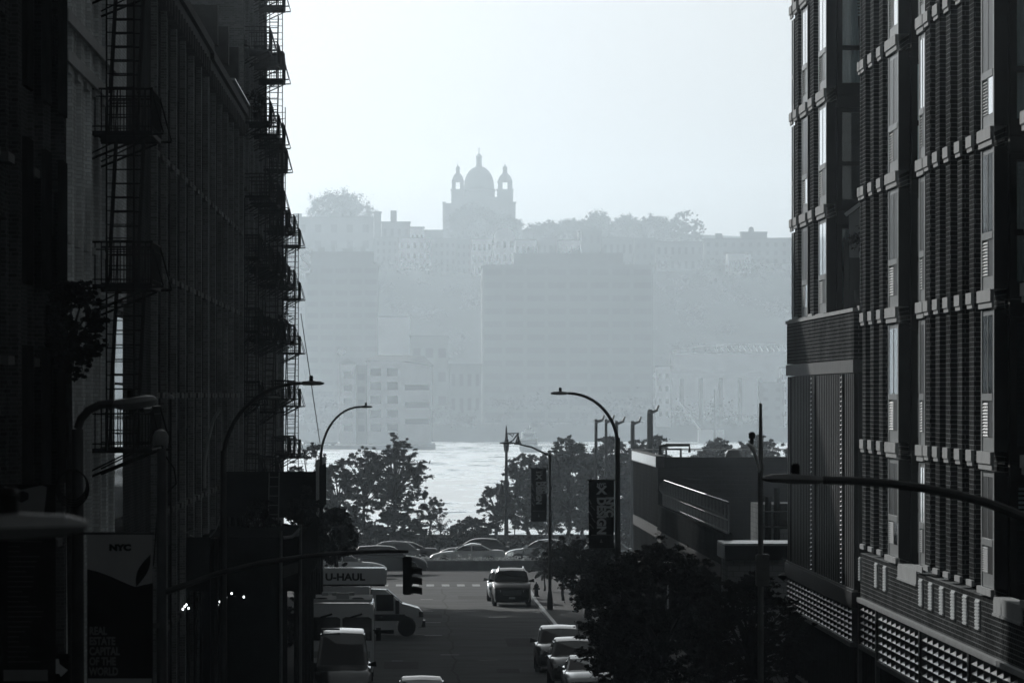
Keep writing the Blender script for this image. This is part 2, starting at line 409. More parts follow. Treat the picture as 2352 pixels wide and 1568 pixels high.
# river
m, nt_, b = newmat('river_water')
b.inputs['Base Color'].default_value = T(.92); b.inputs['Metallic'].default_value = .8; b.inputs['Roughness'].default_value = .3; b.inputs['IOR'].default_value = 1.6
tc = nt_.nodes.new('ShaderNodeTexCoord'); mp = nt_.nodes.new('ShaderNodeMapping'); mp.inputs['Scale'].default_value = (.16, .5, 1)
n1 = nt_.nodes.new('ShaderNodeTexNoise'); n1.inputs['Scale'].default_value = .55; n1.inputs['Detail'].default_value = 6
n2 = nt_.nodes.new('ShaderNodeTexNoise'); n2.inputs['Scale'].default_value = .02; n2.inputs['Detail'].default_value = 3
mp2 = nt_.nodes.new('ShaderNodeMapping'); mp2.inputs['Scale'].default_value = (1, .25, 1)
nt_.links.new(tc.outputs['Object'], mp.inputs[0]); nt_.links.new(mp.outputs[0], n1.inputs['Vector'])
nt_.links.new(tc.outputs['Object'], mp2.inputs[0]); nt_.links.new(mp2.outputs[0], n2.inputs['Vector'])
mu = nt_.nodes.new('ShaderNodeMath'); mu.operation = 'MULTIPLY'; nt_.links.new(n1.outputs['Fac'], mu.inputs[0]); nt_.links.new(n2.outputs['Fac'], mu.inputs[1])
bp = nt_.nodes.new('ShaderNodeBump'); bp.inputs['Strength'].default_value = 1.; bp.inputs['Distance'].default_value = 1.6
nt_.links.new(mu.outputs[0], bp.inputs['Height']); nt_.links.new(bp.outputs['Normal'], b.inputs['Normal'])
n3 = nt_.nodes.new('ShaderNodeTexNoise'); n3.inputs['Scale'].default_value = 1.; n3.inputs['Detail'].default_value = 7; n3.inputs['Roughness'].default_value = .7
mp3 = nt_.nodes.new('ShaderNodeMapping'); mp3.inputs['Scale'].default_value = (.10, .03, 1)
nt_.links.new(tc.outputs['Object'], mp3.inputs[0]); nt_.links.new(mp3.outputs[0], n3.inputs['Vector'])
mr = nt_.nodes.new('ShaderNodeMapRange'); mr.inputs['From Min'].default_value = .38; mr.inputs['From Max'].default_value = .56; mr.inputs['To Min'].default_value = .05; mr.inputs['To Max'].default_value = .45
nt_.links.new(n3.outputs['Fac'], mr.inputs['Value']); nt_.links.new(mr.outputs[0], b.inputs['Roughness']); nt_.links.new(mr.outputs[0], bp.inputs['Strength'])
struct('river', MB().add([(-1400, 492, -2), (1400, 492, -2), (1400, 1960, -2), (-1400, 1960, -2)], [(0, 1, 2, 3)]), m, 'wide bright glittering river')
struct('river_wall', MB().box(-700, 700, 491.6, 492.4, -3, .5), 'stone_dark', 'low dark river wall behind the park')

# far bank: cliff and plateau
rnd = random.Random(4)
def hillz(x, y):
    s = max(0, min(1, (y - 2040) / 150)); s = s * s * (3 - 2 * s)
    base = -2.5 + max(0, min(1, (y - 1845) / 30)) * 5
    z = base + s * 50 + max(0, y - 2200) * .04
    z += 1.5 * math.sin(x * .021 + y * .013) * s + 1.1 * math.sin(x * .057 - y * .03) * s
    return z
g = MB(); nx, ny = 90, 60; xs = [-900 + 1800 * i / nx for i in range(nx + 1)]; ys = [1845 + 1100 * j / ny for j in range(ny + 1)]
vs = [(x, y, hillz(x, y)) for y in ys for x in xs]
fs = [(j * (nx + 1) + i, j * (nx + 1) + i + 1, (j + 1) * (nx + 1) + i + 1, (j + 1) * (nx + 1) + i) for j in range(ny) for i in range(nx)]
g.add(vs, fs, True); struct('far_hill', g, 'hill', 'steep wooded cliff and plateau across the river')
cs, rs = [], []
for i in range(900):
    x = rnd.uniform(-330, 330); y = rnd.uniform(2030, 2215); cs.append((x, y, hillz(x, y) + rnd.uniform(0, 4))); rs.append(rnd.uniform(3, 6))
o = inst(leaf_mesh('cliff_woods', cs, rs, 110, .42, 'far_leaf', 5), 'cliff_woods', None); tag(o, 'continuous dark woods covering the far cliff', 'woods', kind='stuff')
cs, rs = [], []
for i in range(420):
    x = rnd.uniform(-330, 330); y = rnd.uniform(1858, 1900); cs.append((x, y, hillz(x, y) + rnd.uniform(0, 7))); rs.append(rnd.uniform(2, 4.5))
o = inst(leaf_mesh('shore_woods', cs, rs, 90, .4, 'far_leaf', 6), 'shore_woods', None); tag(o, 'low mass of shoreline trees under the far cliff', 'woods', kind='stuff')

# ------------------------------------------------------------------ far buildings
def lerp_(a, b, u): return a + (b - a) * u
WIN = {}
def winmesh(w, h, m='far_dark', d=.25):
    k = (round(w, 2), round(h, 2), m)
    if k not in WIN: WIN[k] = MB().box(-w / 2, w / 2, -d, .02, -h / 2, h / 2).mesh('window', m)
    return WIN[k]
def far_block(name, label, x0, x1, yt, yb, D, depth=14, wall='far_wall', cols=0, rows=0, ww=.45, wh=.5, win='far_dark', cat='house', group=None, roof='flat', chim=(), base=None, parapet=True, wy0=.12, wy1=.95):
    X0, X1, Z1, Z0 = WX(x0, D), WX(x1, D), WZ(yt, D), WZ(yb, D)
    if base is not None: Z0 = base
    t = thing(name, label, cat, ((X0 + X1) / 2, D, Z0), 0, group)
    W, Hh = X1 - X0, Z1 - Z0
    MB().box(-W / 2, W / 2, 0, depth, 0, Hh).build('wall', wall, t)
    if roof == 'flat' and parapet: MB().box(-W / 2 - .3, W / 2 + .3, -.3, depth + .3, Hh, Hh + .35).build('roof', 'far_roof', t)
    elif roof == 'gable': MB().prism([(-W / 2 - .5, Hh), (W / 2 + .5, Hh), (0, Hh + W * .42)], 'y', -.4, depth).build('roof', 'far_roof', t)
    elif roof == 'hip':
        k = min(W * .18, 2.6); v = [(-W / 2 - .7, -.7, Hh), (W / 2 + .7, -.7, Hh), (W / 2 + .7, depth + .7, Hh), (-W / 2 - .7, depth + .7, Hh), (-W / 2 + k, depth * .45, Hh + k * .75), (W / 2 - k, depth * .45, Hh + k * .75)]
        MB().add(v, [(0, 1, 5, 4), (1, 2, 5), (2, 3, 4, 5), (3, 0, 4), (3, 2, 1, 0)]).build('roof', 'far_roof', t)
    elif roof == 'arch':
        arc = [(-W / 2 * math.cos(a), Hh + W * .36 * math.sin(a)) for a in [math.pi * i / 14 for i in range(15)]]
        MB().prism(arc[::-1], 'y', 0, depth).build('roof', wall, t)
    for cx, cw_, ch in chim:
        X = WX(cx, D) - (X0 + X1) / 2; MB().box(X - cw_ / 2, X + cw_ / 2, 3, 6, Hh + .35, Hh + .35 + ch).build('chimney', wall, t)
    if cols and rows:
        w, h = W / cols * ww, Hh * (wy1 - wy0) / rows * wh; me = winmesh(w, h, win)
        for i in range(cols):
            for j in range(rows):
                inst(me, 'window', t, (-W / 2 + (i + .5) * W / cols, 0, Hh * (wy0 + (wy1 - wy0) * (j + .5) / rows)))
    return t
def far_slab(name, label, x0, x1, yt, yb, D, depth, wall, rows, nb, cat='office block', base=None, top=None):
    # office slab with ribbon windows; every storey band is its own window part
    X0, X1, Z1, Z0 = WX(x0, D), WX(x1, D), WZ(yt, D), 3.
    t = thing(name, label, cat, ((X0 + X1) / 2, D, Z0)); W, Hh = X1 - X0, Z1 - Z0
    MB().box(-W / 2, W / 2, 0, depth, 0, Hh).build('wall', wall, t)
    MB().box(-W / 2 - .3, W / 2 + .3, -.3, depth + .3, Hh, Hh + .6).build('roof', 'far_roof', t)
    w, h = W / nb * .82, Hh / rows * .45; me = winmesh(w, h)
    for i in range(nb):
        for j in range(rows): inst(me, 'window', t, (-W / 2 + (i + .5) * W / nb, 0, Hh * (j + .55) / rows))
    if top:
        a, b2, yy = top; A, B = WX(a, D) - (X0 + X1) / 2, WX(b2, D) - (X0 + X1) / 2
        MB().box(A, B, 3, depth - 2, Hh + .6, WZ(yy, D) - Z0).build('penthouse', wall, t)
        for q, (u, w_, h_) in enumerate(((.12, 2.2, 1.3), (.34, 1.2, 2.0), (.52, 3., .9), (.8, 1.6, 1.5))): MB().box(lerp_(A, B, u), lerp_(A, B, u) + w_, 4, 8, WZ(yy, D) - Z0 + .002, WZ(yy, D) - Z0 + h_).build('roof_plant', 'far_wall', t)
    return t
far_slab('office_block', 'huge broad hazy office slab in the middle of the far bank', 1108, 1500, 612, 900, 1950, 40, 'far_block', 12, 8, top=(1180, 1432, 580))
far_slab('office_block', 'tall hazy office block behind the pale billboard', 700, 868, 610, 1000, 1955, 40, 'far_block', 14, 5, top=(712, 857, 577))
t = thing('billboard', 'pale billboard with a big letter S at the fire escapes', 'billboard', (WX(672, 1948), 1948, WZ(627, 1948)))
MB().box(0, WX(713, 1948) - WX(672, 1948), 0, .5, 0, 7.4).build('panel', 'far_pale', t)
MB().box(.6, 1, .6, 1.2, -26, 0).box(4, 4.4, .6, 1.2, -26, 0).build('posts', 'far_block', t)
text('lettering', 'S', 8.4, 'far_block', t, (1.9, -.05, .7), bold=.04, depth=.02)
# riverside buildings
far_block('white_building', 'pale cube topped building with a long flat terrace', 868, 942, 728, 1000, 1905, 16, 'far_pale', 0, 0, cat='building', base=3)
t = far_block('terrace_building', 'low wide block with a thin white roof edge beside the cube', 942.5, 1030, 773, 1000, 1900, 18, 'far_wall', 3, 3, .6, .4, cat='building', base=3)
far_block('low_warehouse', 'long low warehouse at the foot of the great office slab', 1032, 1106, 838, 1000, 1895, 20, 'far_wall', 4, 2, cat='warehouse', base=3)
D = 1620
t = far_block('pier_building', 'hip roofed waterfront apartment house on its own pier', 843, 921, 829, 1016, D, 22, 'far_pale', 2, 5, .62, .55, cat='apartment house', roof='none', base=-1)
X0, X1 = WX(921, D) - (WX(843, D) + WX(921, D)) / 2, WX(991, D) - (WX(843, D) + WX(921, D)) / 2; Hh = WZ(829, D) + 1
hw = X1
MB().add([(X0 + .02, 0, 0), (X1, 2.5, 0), (X1, 22, 0), (X0 + .02, 22, 0), (X0 + .02, 0, Hh - .02), (X1, 2.5, Hh - 1.2), (X1, 22, Hh - 1.2), (X0 + .02, 22, Hh - .02)], [(0, 3, 2, 1), (4, 5, 6, 7), (0, 1, 5, 4), (1, 2, 6, 5), (2, 3, 7, 6), (3, 0, 4, 7)]).build('wing', 'far_pale', t)
v = [(-X0 - .7, -.7, Hh), (X0 + .5, -.9, Hh), (X1 + .6, 1.8, Hh - 1.1), (X1 + .6, 22, Hh - 1.1), (-X0 - .7, 22, Hh), (-X0 + 2.2, 9, Hh + 1.6), (X1 - 2, 11, Hh + 1.4)]
MB().add(v, [(0, 1, 5), (1, 2, 6, 5), (2, 3, 6), (3, 4, 5, 6), (4, 0, 5), (4, 3, 2, 1, 0)]).build('roof', 'far_roof', t)
for z0, z1 in ((5, 6.3), (9, 10.3), (13.4, 14.6)):
    MB().add([(X0 + 1, .05, z0), (X1 - .5, 2.3, z0), (X1 - .5, 2.3, z1), (X0 + 1, .05, z1), (X0 + 1, .6, z0), (X1 - .5, 2.9, z0), (X1 - .5, 2.9, z1), (X0 + 1, .6, z1)], [(0, 1, 2, 3), (4, 7, 6, 5), (0, 4, 5, 1), (2, 6, 7, 3), (0, 3, 7, 4), (1, 5, 6, 2)]).build('balcony', 'far_dark', t)
t = far_block('gable_tower', 'narrow gabled tower with a round clock face on the pier', 781, 817, 836, 1016, 1625, 16, 'far_pale', 1, 5, .55, .45, cat='tower', roof='gable', base=-1)
MB().lathe([(1.0, -.3), (1.0, 0)], (-1.6, -.5, WZ(829, 1625) + 1 + 2.4), 'y', 18).build('clock', 'far_white', t)
t = far_block('connecting_wing', 'recessed wing between the gabled tower and the hip roofed house', 817.5, 842.5, 842, 1016, 1630, 14, 'far_wall', 1, 5, .6, .5, cat='building', base=-1)
far_block('boathouse', 'low pale boathouse at the water by the fire escapes', 700, 772, 1018, 1034, 1590, 12, 'far_pale', 5, 1, .5, .5, cat='boathouse', base=-1.5)
struct('pier', MB().box(WX(690, 1600), WX(1000, 1600), 1585, 1660, -3, -1.02), 'far_wall', 'dark wooden pier carrying the waterfront houses')
# ridge houses
RH = [
 ('apartment_house', 'broad apartment house with chimneys at the left end of the ridge', 640, 858, 500, 600, 2330, 6, 3, ((683, 3, 1.2), (771, 4, 1.4)), 'far_wall', 'flat'),
 ('stair_tower', 'narrow dark stair tower on the ridge beside the round tree', 859, 875, 488, 600, 2340, 0, 0, (), 'far_block', 'flat'),
 ('apartment_house', 'flat roofed apartment house with one square chimney on the ridge', 876, 942, 511, 600, 2345, 4, 3, ((904, 2.2, 4),), 'far_wall', 'flat'),
 ('row_house', 'low pale row house just right of the square chimney', 942.5, 974, 523, 600, 2340, 3, 2, (), 'far_pale', 'flat'),
 ('row_house', 'long low row house left of the church', 974.5, 1018, 530, 600, 2350, 4, 2, (), 'far_wall', 'flat'),
 ('tenement', 'four storey tenement below the stair tower', 862, 915, 546, 620, 2240, 4, 4, (), 'far_wall', 'flat'),
 ('tenement', 'tenement with bright lower windows near the cliff edge', 915.5, 990, 547, 622, 2235, 5, 3, (), 'far_pale', 'flat'),
 ('tenement', 'tenement below the left corner of the church', 996, 1047, 549, 625, 2230, 4, 4, (), 'far_wall', 'flat'),
 ('tenement', 'pale tenement in front of the church trees', 1084, 1130, 549, 622, 2225, 4, 3, (), 'far_pale', 'flat'),
 ('arched_house', 'pale house with a round arched gable below the church', 1136, 1182, 540, 606, 2215, 3, 3, (), 'far_white', 'arch'),
 ('tenement', 'dark narrow tenement right below the church nave', 1048, 1083, 553, 622, 2238, 3, 4, (), 'far_wall', 'flat'),
 ('gabled_house', 'small gabled house right of the church trees', 1200, 1222, 531, 600, 2300, 1, 2, (), 'far_wall', 'gable'),
 ('row_house', 'pale row house right of the arched gable', 1184, 1232, 551, 620, 2220, 4, 2, (), 'far_pale', 'flat'),
 ('row_house', 'grey row house above the left end of the office slab roof', 1233, 1282, 548, 620, 2222, 4, 2, (), 'far_wall', 'flat'),
 ('row_house', 'pale row house left of the white gable end', 1283, 1333, 552, 620, 2218, 4, 2, (), 'far_pale', 'flat'),
 ('dark_house', 'taller dark house with one white gable end', 1335, 1382, 528, 620, 2226, 3, 3, (), 'far_block', 'flat'),
 ('row_house', 'plain grey row house under the middle ridge trees', 1383, 1455, 547, 620, 2228, 5, 2, (), 'far_wall', 'flat'),
 ('row_house', 'square dark row house right of centre on the cliff edge', 1457, 1505, 548, 620, 2214, 3, 3, ((1482, 1.5, 1),), 'far_block', 'flat'),
 ('row_house', 'wide low row house under the tall loose tree', 1506, 1615, 556, 620, 2224, 7, 2, (), 'far_wall', 'flat'),
 ('long_terrace', 'long flat terrace of houses with a chimney and penthouse at right', 1617, 1850, 549, 620, 2260, 12, 3, ((1652, 2.4, 1.7),), 'far_wall', 'flat'),
 ('white_house', 'small bright white house on the cliff edge at right', 1671, 1725, 582, 612, 2200, 5, 1, (), 'far_white', 'flat'),
]
for nm, lb, x0, x1, yt, yb, D, c, r_, ch, w, rf in RH:
    z0 = hillz(WX((x0 + x1) / 2, D), D) - 2
    far_block(nm, lb, x0, x1, yt, yb, D, 12, w, c, r_, .4, .5, cat='house', roof=rf, chim=ch, base=z0)
t = thing('penthouse', 'flat penthouse with a round water tank on the terrace roof', 'penthouse', (WX(1731, 2264), 2264, WZ(548, 2264)))
MB().box(WX(1702, 2264) - WX(1731, 2264), WX(1762, 2264) - WX(1731, 2264), 0, 7, 0, 2.1).box(-4.6, 4.9, -.3, 7.3, 2.1, 2.4).build('wall', 'far_wall', t)
MB().lathe([(.95, 2.4), (.95, 3.3), (.7, 3.9), (.05, 4.2)], (-.7, 3, 0), 'z', 14).build('tank', 'far_wall', t)
MB().box(WX(1334, 2224) - .9, WX(1334, 2224) - .1, 2224, 2232, WZ(553, 2224), WZ(532, 2224)).build('gable_end', 'far_white', None)
go = bpy.data.objects['gable_end']; tag(go, 'narrow white chimney wall against the dark house', 'chimney')
# church
D = 2600; t = thing('church', 'great domed church with two cupola towers on the ridge', 'church', (WX(1101, D), D, WZ(560, D)))
k = D / F; Z0 = WZ(560, D)
def cz(y): return WZ(y, D) - Z0
def cx(x): return (x - 1101) * k
MB().box(cx(1040), cx(1162), 2, 30, 0, cz(452)).box(cx(1017.5), cx(1040), 4, 30, 0, cz(466)).box(cx(1162), cx(1184.5), 4, 30, 0, cz(466)).box(cx(1016), cx(1024), 3.6, 12, cz(466), cz(463)).box(cx(1178), cx(1186), 3.6, 12, cz(466), cz(463)).build('nave', 'church', t)
rr = [(cx(1137.5), cz(452)), (cx(1137.5), cz(437)), (cx(1139), cz(436)), (cx(1139), cz(433)), (cx(1136), cz(431)), (cx(1136), cz(425))]
MB().lathe(rr, (0, 14, 0), 'z', 28).build('drum', 'church', t)
rd = cx(1135.5); MB().lathe([(rd * math.cos(a), cz(425) + (cz(379) - cz(425)) * math.sin(a)) for a in [math.pi / 2 * i / 12 for i in range(12)]] + [(.9, cz(378.6))], (0, 14, 0), 'z', 28).build('dome', 'church', t)
MB().lathe([(1.25, cz(380)), (1.1, cz(375)), (1.05, cz(360)), (1.3, cz(359.5)), (1.15, cz(356)), (.6, cz(352)), (.2, cz(350)), (.12, cz(342)), (.03, cz(333))], (0, 14, 0), 'z', 12).box(-.45, .45, 13.9, 14.1, cz(340), cz(338.8)).build('lantern', 'church', t)
for a, b in ((1036.5, 1067), (1142, 1178.5)):
    c = (a + b) / 2; w = (b - a) * k / 2; X = cx(c)
    tw = MB().box(X - w, X + w, 0, 2 * w, 0, cz(437)).box(X - w - .35, X + w + .35, -.35, 2 * w + .35, cz(437), cz(434.5))
    for sx in (-1, 1):
        for y0 in (.1, 1.35 * w): tw.box(X + sx * w * .93 - (0 if sx > 0 else -0) if False else X + (sx * w * .9 if sx < 0 else w * .32), X + (-.32 * w if sx < 0 else .9 * w), y0, y0 + .55 * w, cz(434.5), cz(418))
    tw.box(X - w * .95, X + w * .95, 0, 1.95 * w, cz(418), cz(415)).build('tower', 'church', t)
    MB().lathe([(w * .88, cz(415)), (w * .84, cz(411)), (w * .66, cz(404)), (w * .42, cz(399.5)), (w * .3, cz(397)), (w * .27, cz(388)), (w * .34, cz(387.6)), (w * .26, cz(383.5)), (w * .08, cz(380.5)), (.07, cz(376)), (.02, cz(369))], (X, w, 0), 'z', 14).build('cupola', 'church', t)
# ridge trees
def ftree(lb, x, top, half, base, D, seed, m='far_leaf', loose=False):
    z0 = hillz(WX(x, D), D) - 1; h = WZ(top, D) - z0; r_ = half * D / F
    cb = max(1.5, WZ(base, D) - z0)
    tree('ridge_tree', lb, 'tree', (WX(x, D), D, z0), h, r_, r_ * .8, cb, seed, 120 if not loose else 80, 420 if not loose else 240, .26, m, .35, 'trees along the far ridge', .32 if not loose else .2, .05, 10, .9)
ftree('big round headed tree standing above the left ridge houses', 780, 450, 72, 540, 2380, 11)
ftree('broad tree hiding the foot of the church', 1092, 482, 58, 560, 2400, 12)
ftree('smaller round tree at the right corner of the church', 1168, 498, 30, 560, 2410, 13)
ftree('low dome shaped tree between the gabled house and the dark house', 1255, 512, 36, 570, 2360, 14)
ftree('spiky topped tree behind the dark house', 1312, 508, 34, 570, 2390, 15)
ftree('rounded ridge tree right behind the dark house', 1375, 494, 36, 570, 2440, 16)
ftree('pale ridge tree in the middle of the right tree line', 1440, 499, 34, 570, 2470, 17)
ftree('wide ridge tree just left of the tall loose tree', 1498, 500, 42, 575, 2450, 18)
ftree('tall loose crowned tree at the right end of the ridge trees', 1576, 486, 40, 560, 2370, 19, loose=True)
# viaduct, crane, mast, ferry
D = 1880; t = thing('viaduct', 'long hazy elevated roadway on piers at right of the far bank', 'viaduct', (WX(1660, D), D, 2))
L0, L1 = WX(1502, D) - WX(1660, D), WX(1840, D) - WX(1660, D)
MB().box(L0, L1, 0, 9, WZ(868, D) - 2, WZ(860, D) - 2).build('deck', 'far_pale', t)
MB().box(L0, L1, -.3, -.02, WZ(860, D) - 2, WZ(856, D) - 2).build('parapet', 'far_white', t)
for i in range(8): MB().box(L0 + 2 + i * 5.6, L0 + 3 + i * 5.6, 2, 6, 0, WZ(868, D) - 2).build('column', 'far_wall', t)
for i, (x, lb) in enumerate(((1521, 'white car at the left end of the viaduct'), (1549, 'white car second from left on the viaduct'), (1574, 'low white car on the viaduct'), (1600, 'long white van on the viaduct'), (1652, 'lone white car in mid viaduct'), (1733, 'white car farthest right on the viaduct'))):
    w = 1.9 if i != 3 else 2.6
    o = MB().prism([(-w, .3), (w, .3), (w, .9), (w * .6, 1.), (w * .4, 1.5), (-w * .5, 1.5), (-w * .8, 1.), (-w, .9)], 'y', 0, 1.7).build('car', 'car_white')
    o.location = (WX(x, D), D + 2, WZ(860, D)); tag(o, lb, 'car', 'cars on the far viaduct')
t = thing('station_roof', 'row of pale raised roof ribs above the viaduct', 'station', (WX(1700, 1930), 1930, 4))
mb = MB()
pts = [(WX(x, 1930) - WX(1700, 1930), 0, WZ(y, 1930) - 4) for x, y in ((1545, 806), (1590, 799), (1650, 793), (1720, 791), (1800, 792))]
mb.tube(pts, .3, 5); mb.build('edge_beam', 'far_white', t)
mb = MB()
for i in range(13):
    x = 1640 + i * 13; X = WX(x, 1930) - WX(1700, 1930); z = WZ(793, 1930) - 4
    mb.tube([(X, 0, z), (X + 1.2, 3, z - 1.7)], .18, 5)
mb.build('rib', 'far_white', t)
MB().box(WX(1545, 1930) - WX(1700, 1930), 18, .5, 12, 0, WZ(812, 1930) - 4).build('wall', 'far_pale', t)
for x0, x1, yt, lb, w in ((1508, 1540, 842, 'narrow pale building at the left end of the viaduct', 'far_pale'), (1745, 1800, 880, 'low hazy shed under the right end of the viaduct', 'far_wall'), (1795, 1806, 845, 'thin white tower at the edge of the apartment house', 'far_white')):
    far_block('shore_building', lb, x0, x1, yt, 1000, 1870, 8, w, 2, 4, .4, .4, cat='building', base=2)
t = thing('crane', 'thin pale crane with a leaning boom on the far shore', 'crane', (WX(1612, 1800), 1800, -2))
MB().tube([(0, 0, 3), (WX(1560, 1800) - WX(1612, 1800), 0, WZ(924, 1800) + 2)], .28, 6).build('boom', 'far_white', t)
MB().tube([(1, 0, 4), (WX(1560, 1800) - WX(1612, 1800), 0, WZ(924, 1800) + 2)], .06, 4).tube([(4.5, 0, 3.4), (WX(1560, 1800) - WX(1612, 1800), 0, WZ(924, 1800) + 2)], .06, 4).build('cable', 'far_wall', t)
MB().box(-1, 6, -2, 2, 0, 3.6).build('cab', 'far_pale', t)
tag(MB().tube([(WX(1642, 1790), 1790, -2), (WX(1642, 1790), 1790, WZ(893, 1790))], [.45, .25], 8).build('chimney_mast', 'far_wall'), 'slim dark mast right of the leaning crane', 'mast')
D = 1500; t = thing('ferry', 'small white passenger ferry with stacked decks on the river', 'ferry', (WX(1219, D), D, -2))
W = (1246 - 1192) * D / F
MB().loft([[(-W / 2, 0, 1.4), (W / 2, 0, 1.4), (W * .42, 0, 0), (-W * .42, 0, 0)], [(-W / 2, 12, 1.4), (W / 2, 12, 1.4), (W * .42, 12, 0), (-W * .42, 12, 0)]]).build('hull', 'steelblue', t)
MB().box(-W * .45, W * .3, .6, 11, 1.42, 3.2).build('lower_deck', 'steelblue', t)
MB().box(-W * .41, W * .26, .45, .6, 1.9, 2.8).build('window', 'far_dark', t)
MB().box(-W * .36, W * .2, 1.2, 9, 3.22, 4.6).build('upper_deck', 'steelblue', t)
MB().box(-W * .3, W * .14, 1.05, 1.2, 3.6, 4.3).build('window', 'far_dark', t)
MB().box(-W * .22, W * .08, 2, 4, 4.62, 5.3).tube([(-.2, 3, 5.3), (-.2, 3, 6.2)], .06, 5).build('wheelhouse', 'steelblue', t)
# ------------------------------------------------------------------ left side of the street
XL = -7.1
def facade(name, label, D0, D1, ztop, ncol, z0, fh, nfl, wall, ww=.42, wh=.62, recess=.2, pil=.12, cat='warehouse', trim='stone_dark', cornice=None, xback=-24, X=XL, arch=False, pale_trim=None):
    # street wall facing +X with real recessed windows, pilasters, sills and cornice
    t = thing(name, label, cat, (X, D0, 0))
    L = D1 - D0; cw = L / ncol; w = cw * ww; h = fh * wh
    mb = MB().box(xback - X, -recess, 0, L, 0, ztop)
    for i in range(ncol + 1):
        a, b = max(0, i * cw - (cw - w) / 2), min(L, i * cw + (cw - w) / 2)
        mb.box(-recess, 0, a, b, 0, ztop)
    for i in range(ncol):
        y0, y1 = i * cw + (cw - w) / 2, i * cw + (cw + w) / 2
        zz = 0
        for k in range(nfl):
            zb = z0 + k * fh; mb.box(-recess, -.02, y0, y1, zz, zb); zz = zb + h
        mb.box(-recess, -.02, y0, y1, zz, ztop)
    mb.build('wall', wall, t)
    pm = MB()
    for i in range(0, ncol + 1, 2 if ncol > 6 else 1):
        y = min(max(i * cw, .47), L - .47); pm.box(.0, pil, y - .45, y + .45, 0, ztop - .36)
    pm.build('pilasters', pale_trim or wall, t)
    fr = MB().box(0, .06, -w / 2, -w / 2 + .07, 0, h).box(0, .06, w / 2 - .07, w / 2, 0, h).box(0, .06, -w / 2 + .07, w / 2 - .07, 0, .07).box(0, .06, -w / 2 + .07, w / 2 - .07, h - .07, h).box(0, .05, -w / 2 + .07, w / 2 - .07, h * .5 - .03, h * .5 + .03)
    fme = fr.mesh('window', 'metal_dark'); gme = MB().box(.0, .02, -w / 2 + .07, w / 2 - .07, .07, h - .07).mesh('pane', 'glass')
    sme = MB().box(-.02, .14, -w / 2 - .12, w / 2 + .12, -.16, -.005).mesh('sill', trim)
    for i in range(ncol):
        for k in range(nfl):
            wn = inst(fme, 'window', t, (-recess + .005, (i + .5) * cw, z0 + k * fh))
            inst(gme, 'pane', wn); inst(sme, 'sill', wn, (recess - .005, 0, 0))
    if cornice:
        c = MB().box(-.6, .35, -.05, L + .05, ztop, ztop + .3).box(-.6, .22, -.03, L + .03, ztop - .35, ztop - .003)
        for i in range(int(L / 2.2)):
            y = .8 + i * 2.2; c.box(.0, .3, y, y + .35, ztop - .9, ztop - .36)
        c.build('cornice', cornice, t)
    return t
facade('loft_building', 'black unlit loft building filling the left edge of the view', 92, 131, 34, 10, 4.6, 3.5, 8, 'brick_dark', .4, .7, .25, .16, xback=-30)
bb = [o for o in bpy.data.objects if o.name == 'loft_building'][0]
for k, (d, z) in enumerate(((35.6, 9.2), (35.6, 12.9), (35.6, 16.4), (30, 9.2), (30, 12.9), (30, 16.4), (24, 9.2), (24, 12.9), (24, 16.4))):
    MB().prism([(.17, d), (.17, d + 2.6), (.24, d + 2.3), (.24, d + .3)], 'z', z, z + 2.6).build('bay_window', 'plywood', bb)
pb = facade('brick_building', 'pale whitewashed brick building with tall narrow windows', 131.05, 153.5, 30, 6, 3.8, 3.45, 8, 'brick_pale', .34, .74, .22, .1, 'building', 'stone')
for z in (7.0, 17.6, 18.4, 24.6): MB().box(.115, .2, .02, 22.4, z, z + .25).build('band_course', 'stone', pb)
gb = thing('glass_front', 'tall pale mirror glass front between the whitewashed wall and the sooty house', 'glass front', (XL, 153.6, 0))
MB().box(-17, -.02, 0, 6.2, 0, 30).build('wall', 'stone_dark', gb)
gp = MB()
for k in range(9):
    if 1.5 + (k + 1) * 1.62 < 13.4: gp.box(-.019, .015, .2, 6.0, 1.5 + k * 1.62, 1.5 + (k + 1) * 1.62 - .06)
gp.build('pane', 'glass_flat', gb)
MB().box(-.019, .02, .02, .16, 0, 13.1).box(-.019, .02, 6.05, 6.19, 0, 13.1).box(-.019, .03, .2, 6.0, 12.95, 13.1).build('frame', 'metal_dark', gb)
MB().box(-.019, .1, 0, 6.2, 13.15, 30).build('upper_wall', 'brick_pale', gb)
pr = thing('brick_pier_house', 'dark sooty brick house behind the tall iron ladder', 'house', (XL, 160, 0))
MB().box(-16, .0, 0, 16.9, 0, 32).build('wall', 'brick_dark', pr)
MB().box(-16, .2, .0, 16.9, 32.002, 32.4).build('cornice', 'stone_dark', pr)
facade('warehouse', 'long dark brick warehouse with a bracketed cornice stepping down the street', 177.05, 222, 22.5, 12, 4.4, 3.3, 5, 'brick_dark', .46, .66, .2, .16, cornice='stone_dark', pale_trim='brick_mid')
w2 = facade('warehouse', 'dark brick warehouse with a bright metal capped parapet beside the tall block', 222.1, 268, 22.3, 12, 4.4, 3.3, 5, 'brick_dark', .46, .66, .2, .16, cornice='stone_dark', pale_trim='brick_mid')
MB().box(-.55, .4, 24, 45.6, 22.75, 22.83).build('parapet_cap', 'galv', w2)
for y in (1, 14, 28): MB().box(-.8, .42, y, y + 1.3, 22.85, 24.2).build('parapet_pier', 'stone_dark', w2)
tb = facade('loft_block', 'tallest brick loft block whose bare end wall rises above the warehouses', 268.1, 311, 40, 10, 4.4, 3.05, 11, 'brick_mid', .42, .62, .2, .14, xback=-40)
MB().box(-6.2, -5.2, -.9, -.01, 26.5, 27.2).box(-6.2, -2.4, -.8, -.01, 24.6, 25.0).build('duct', 'galv', tb)
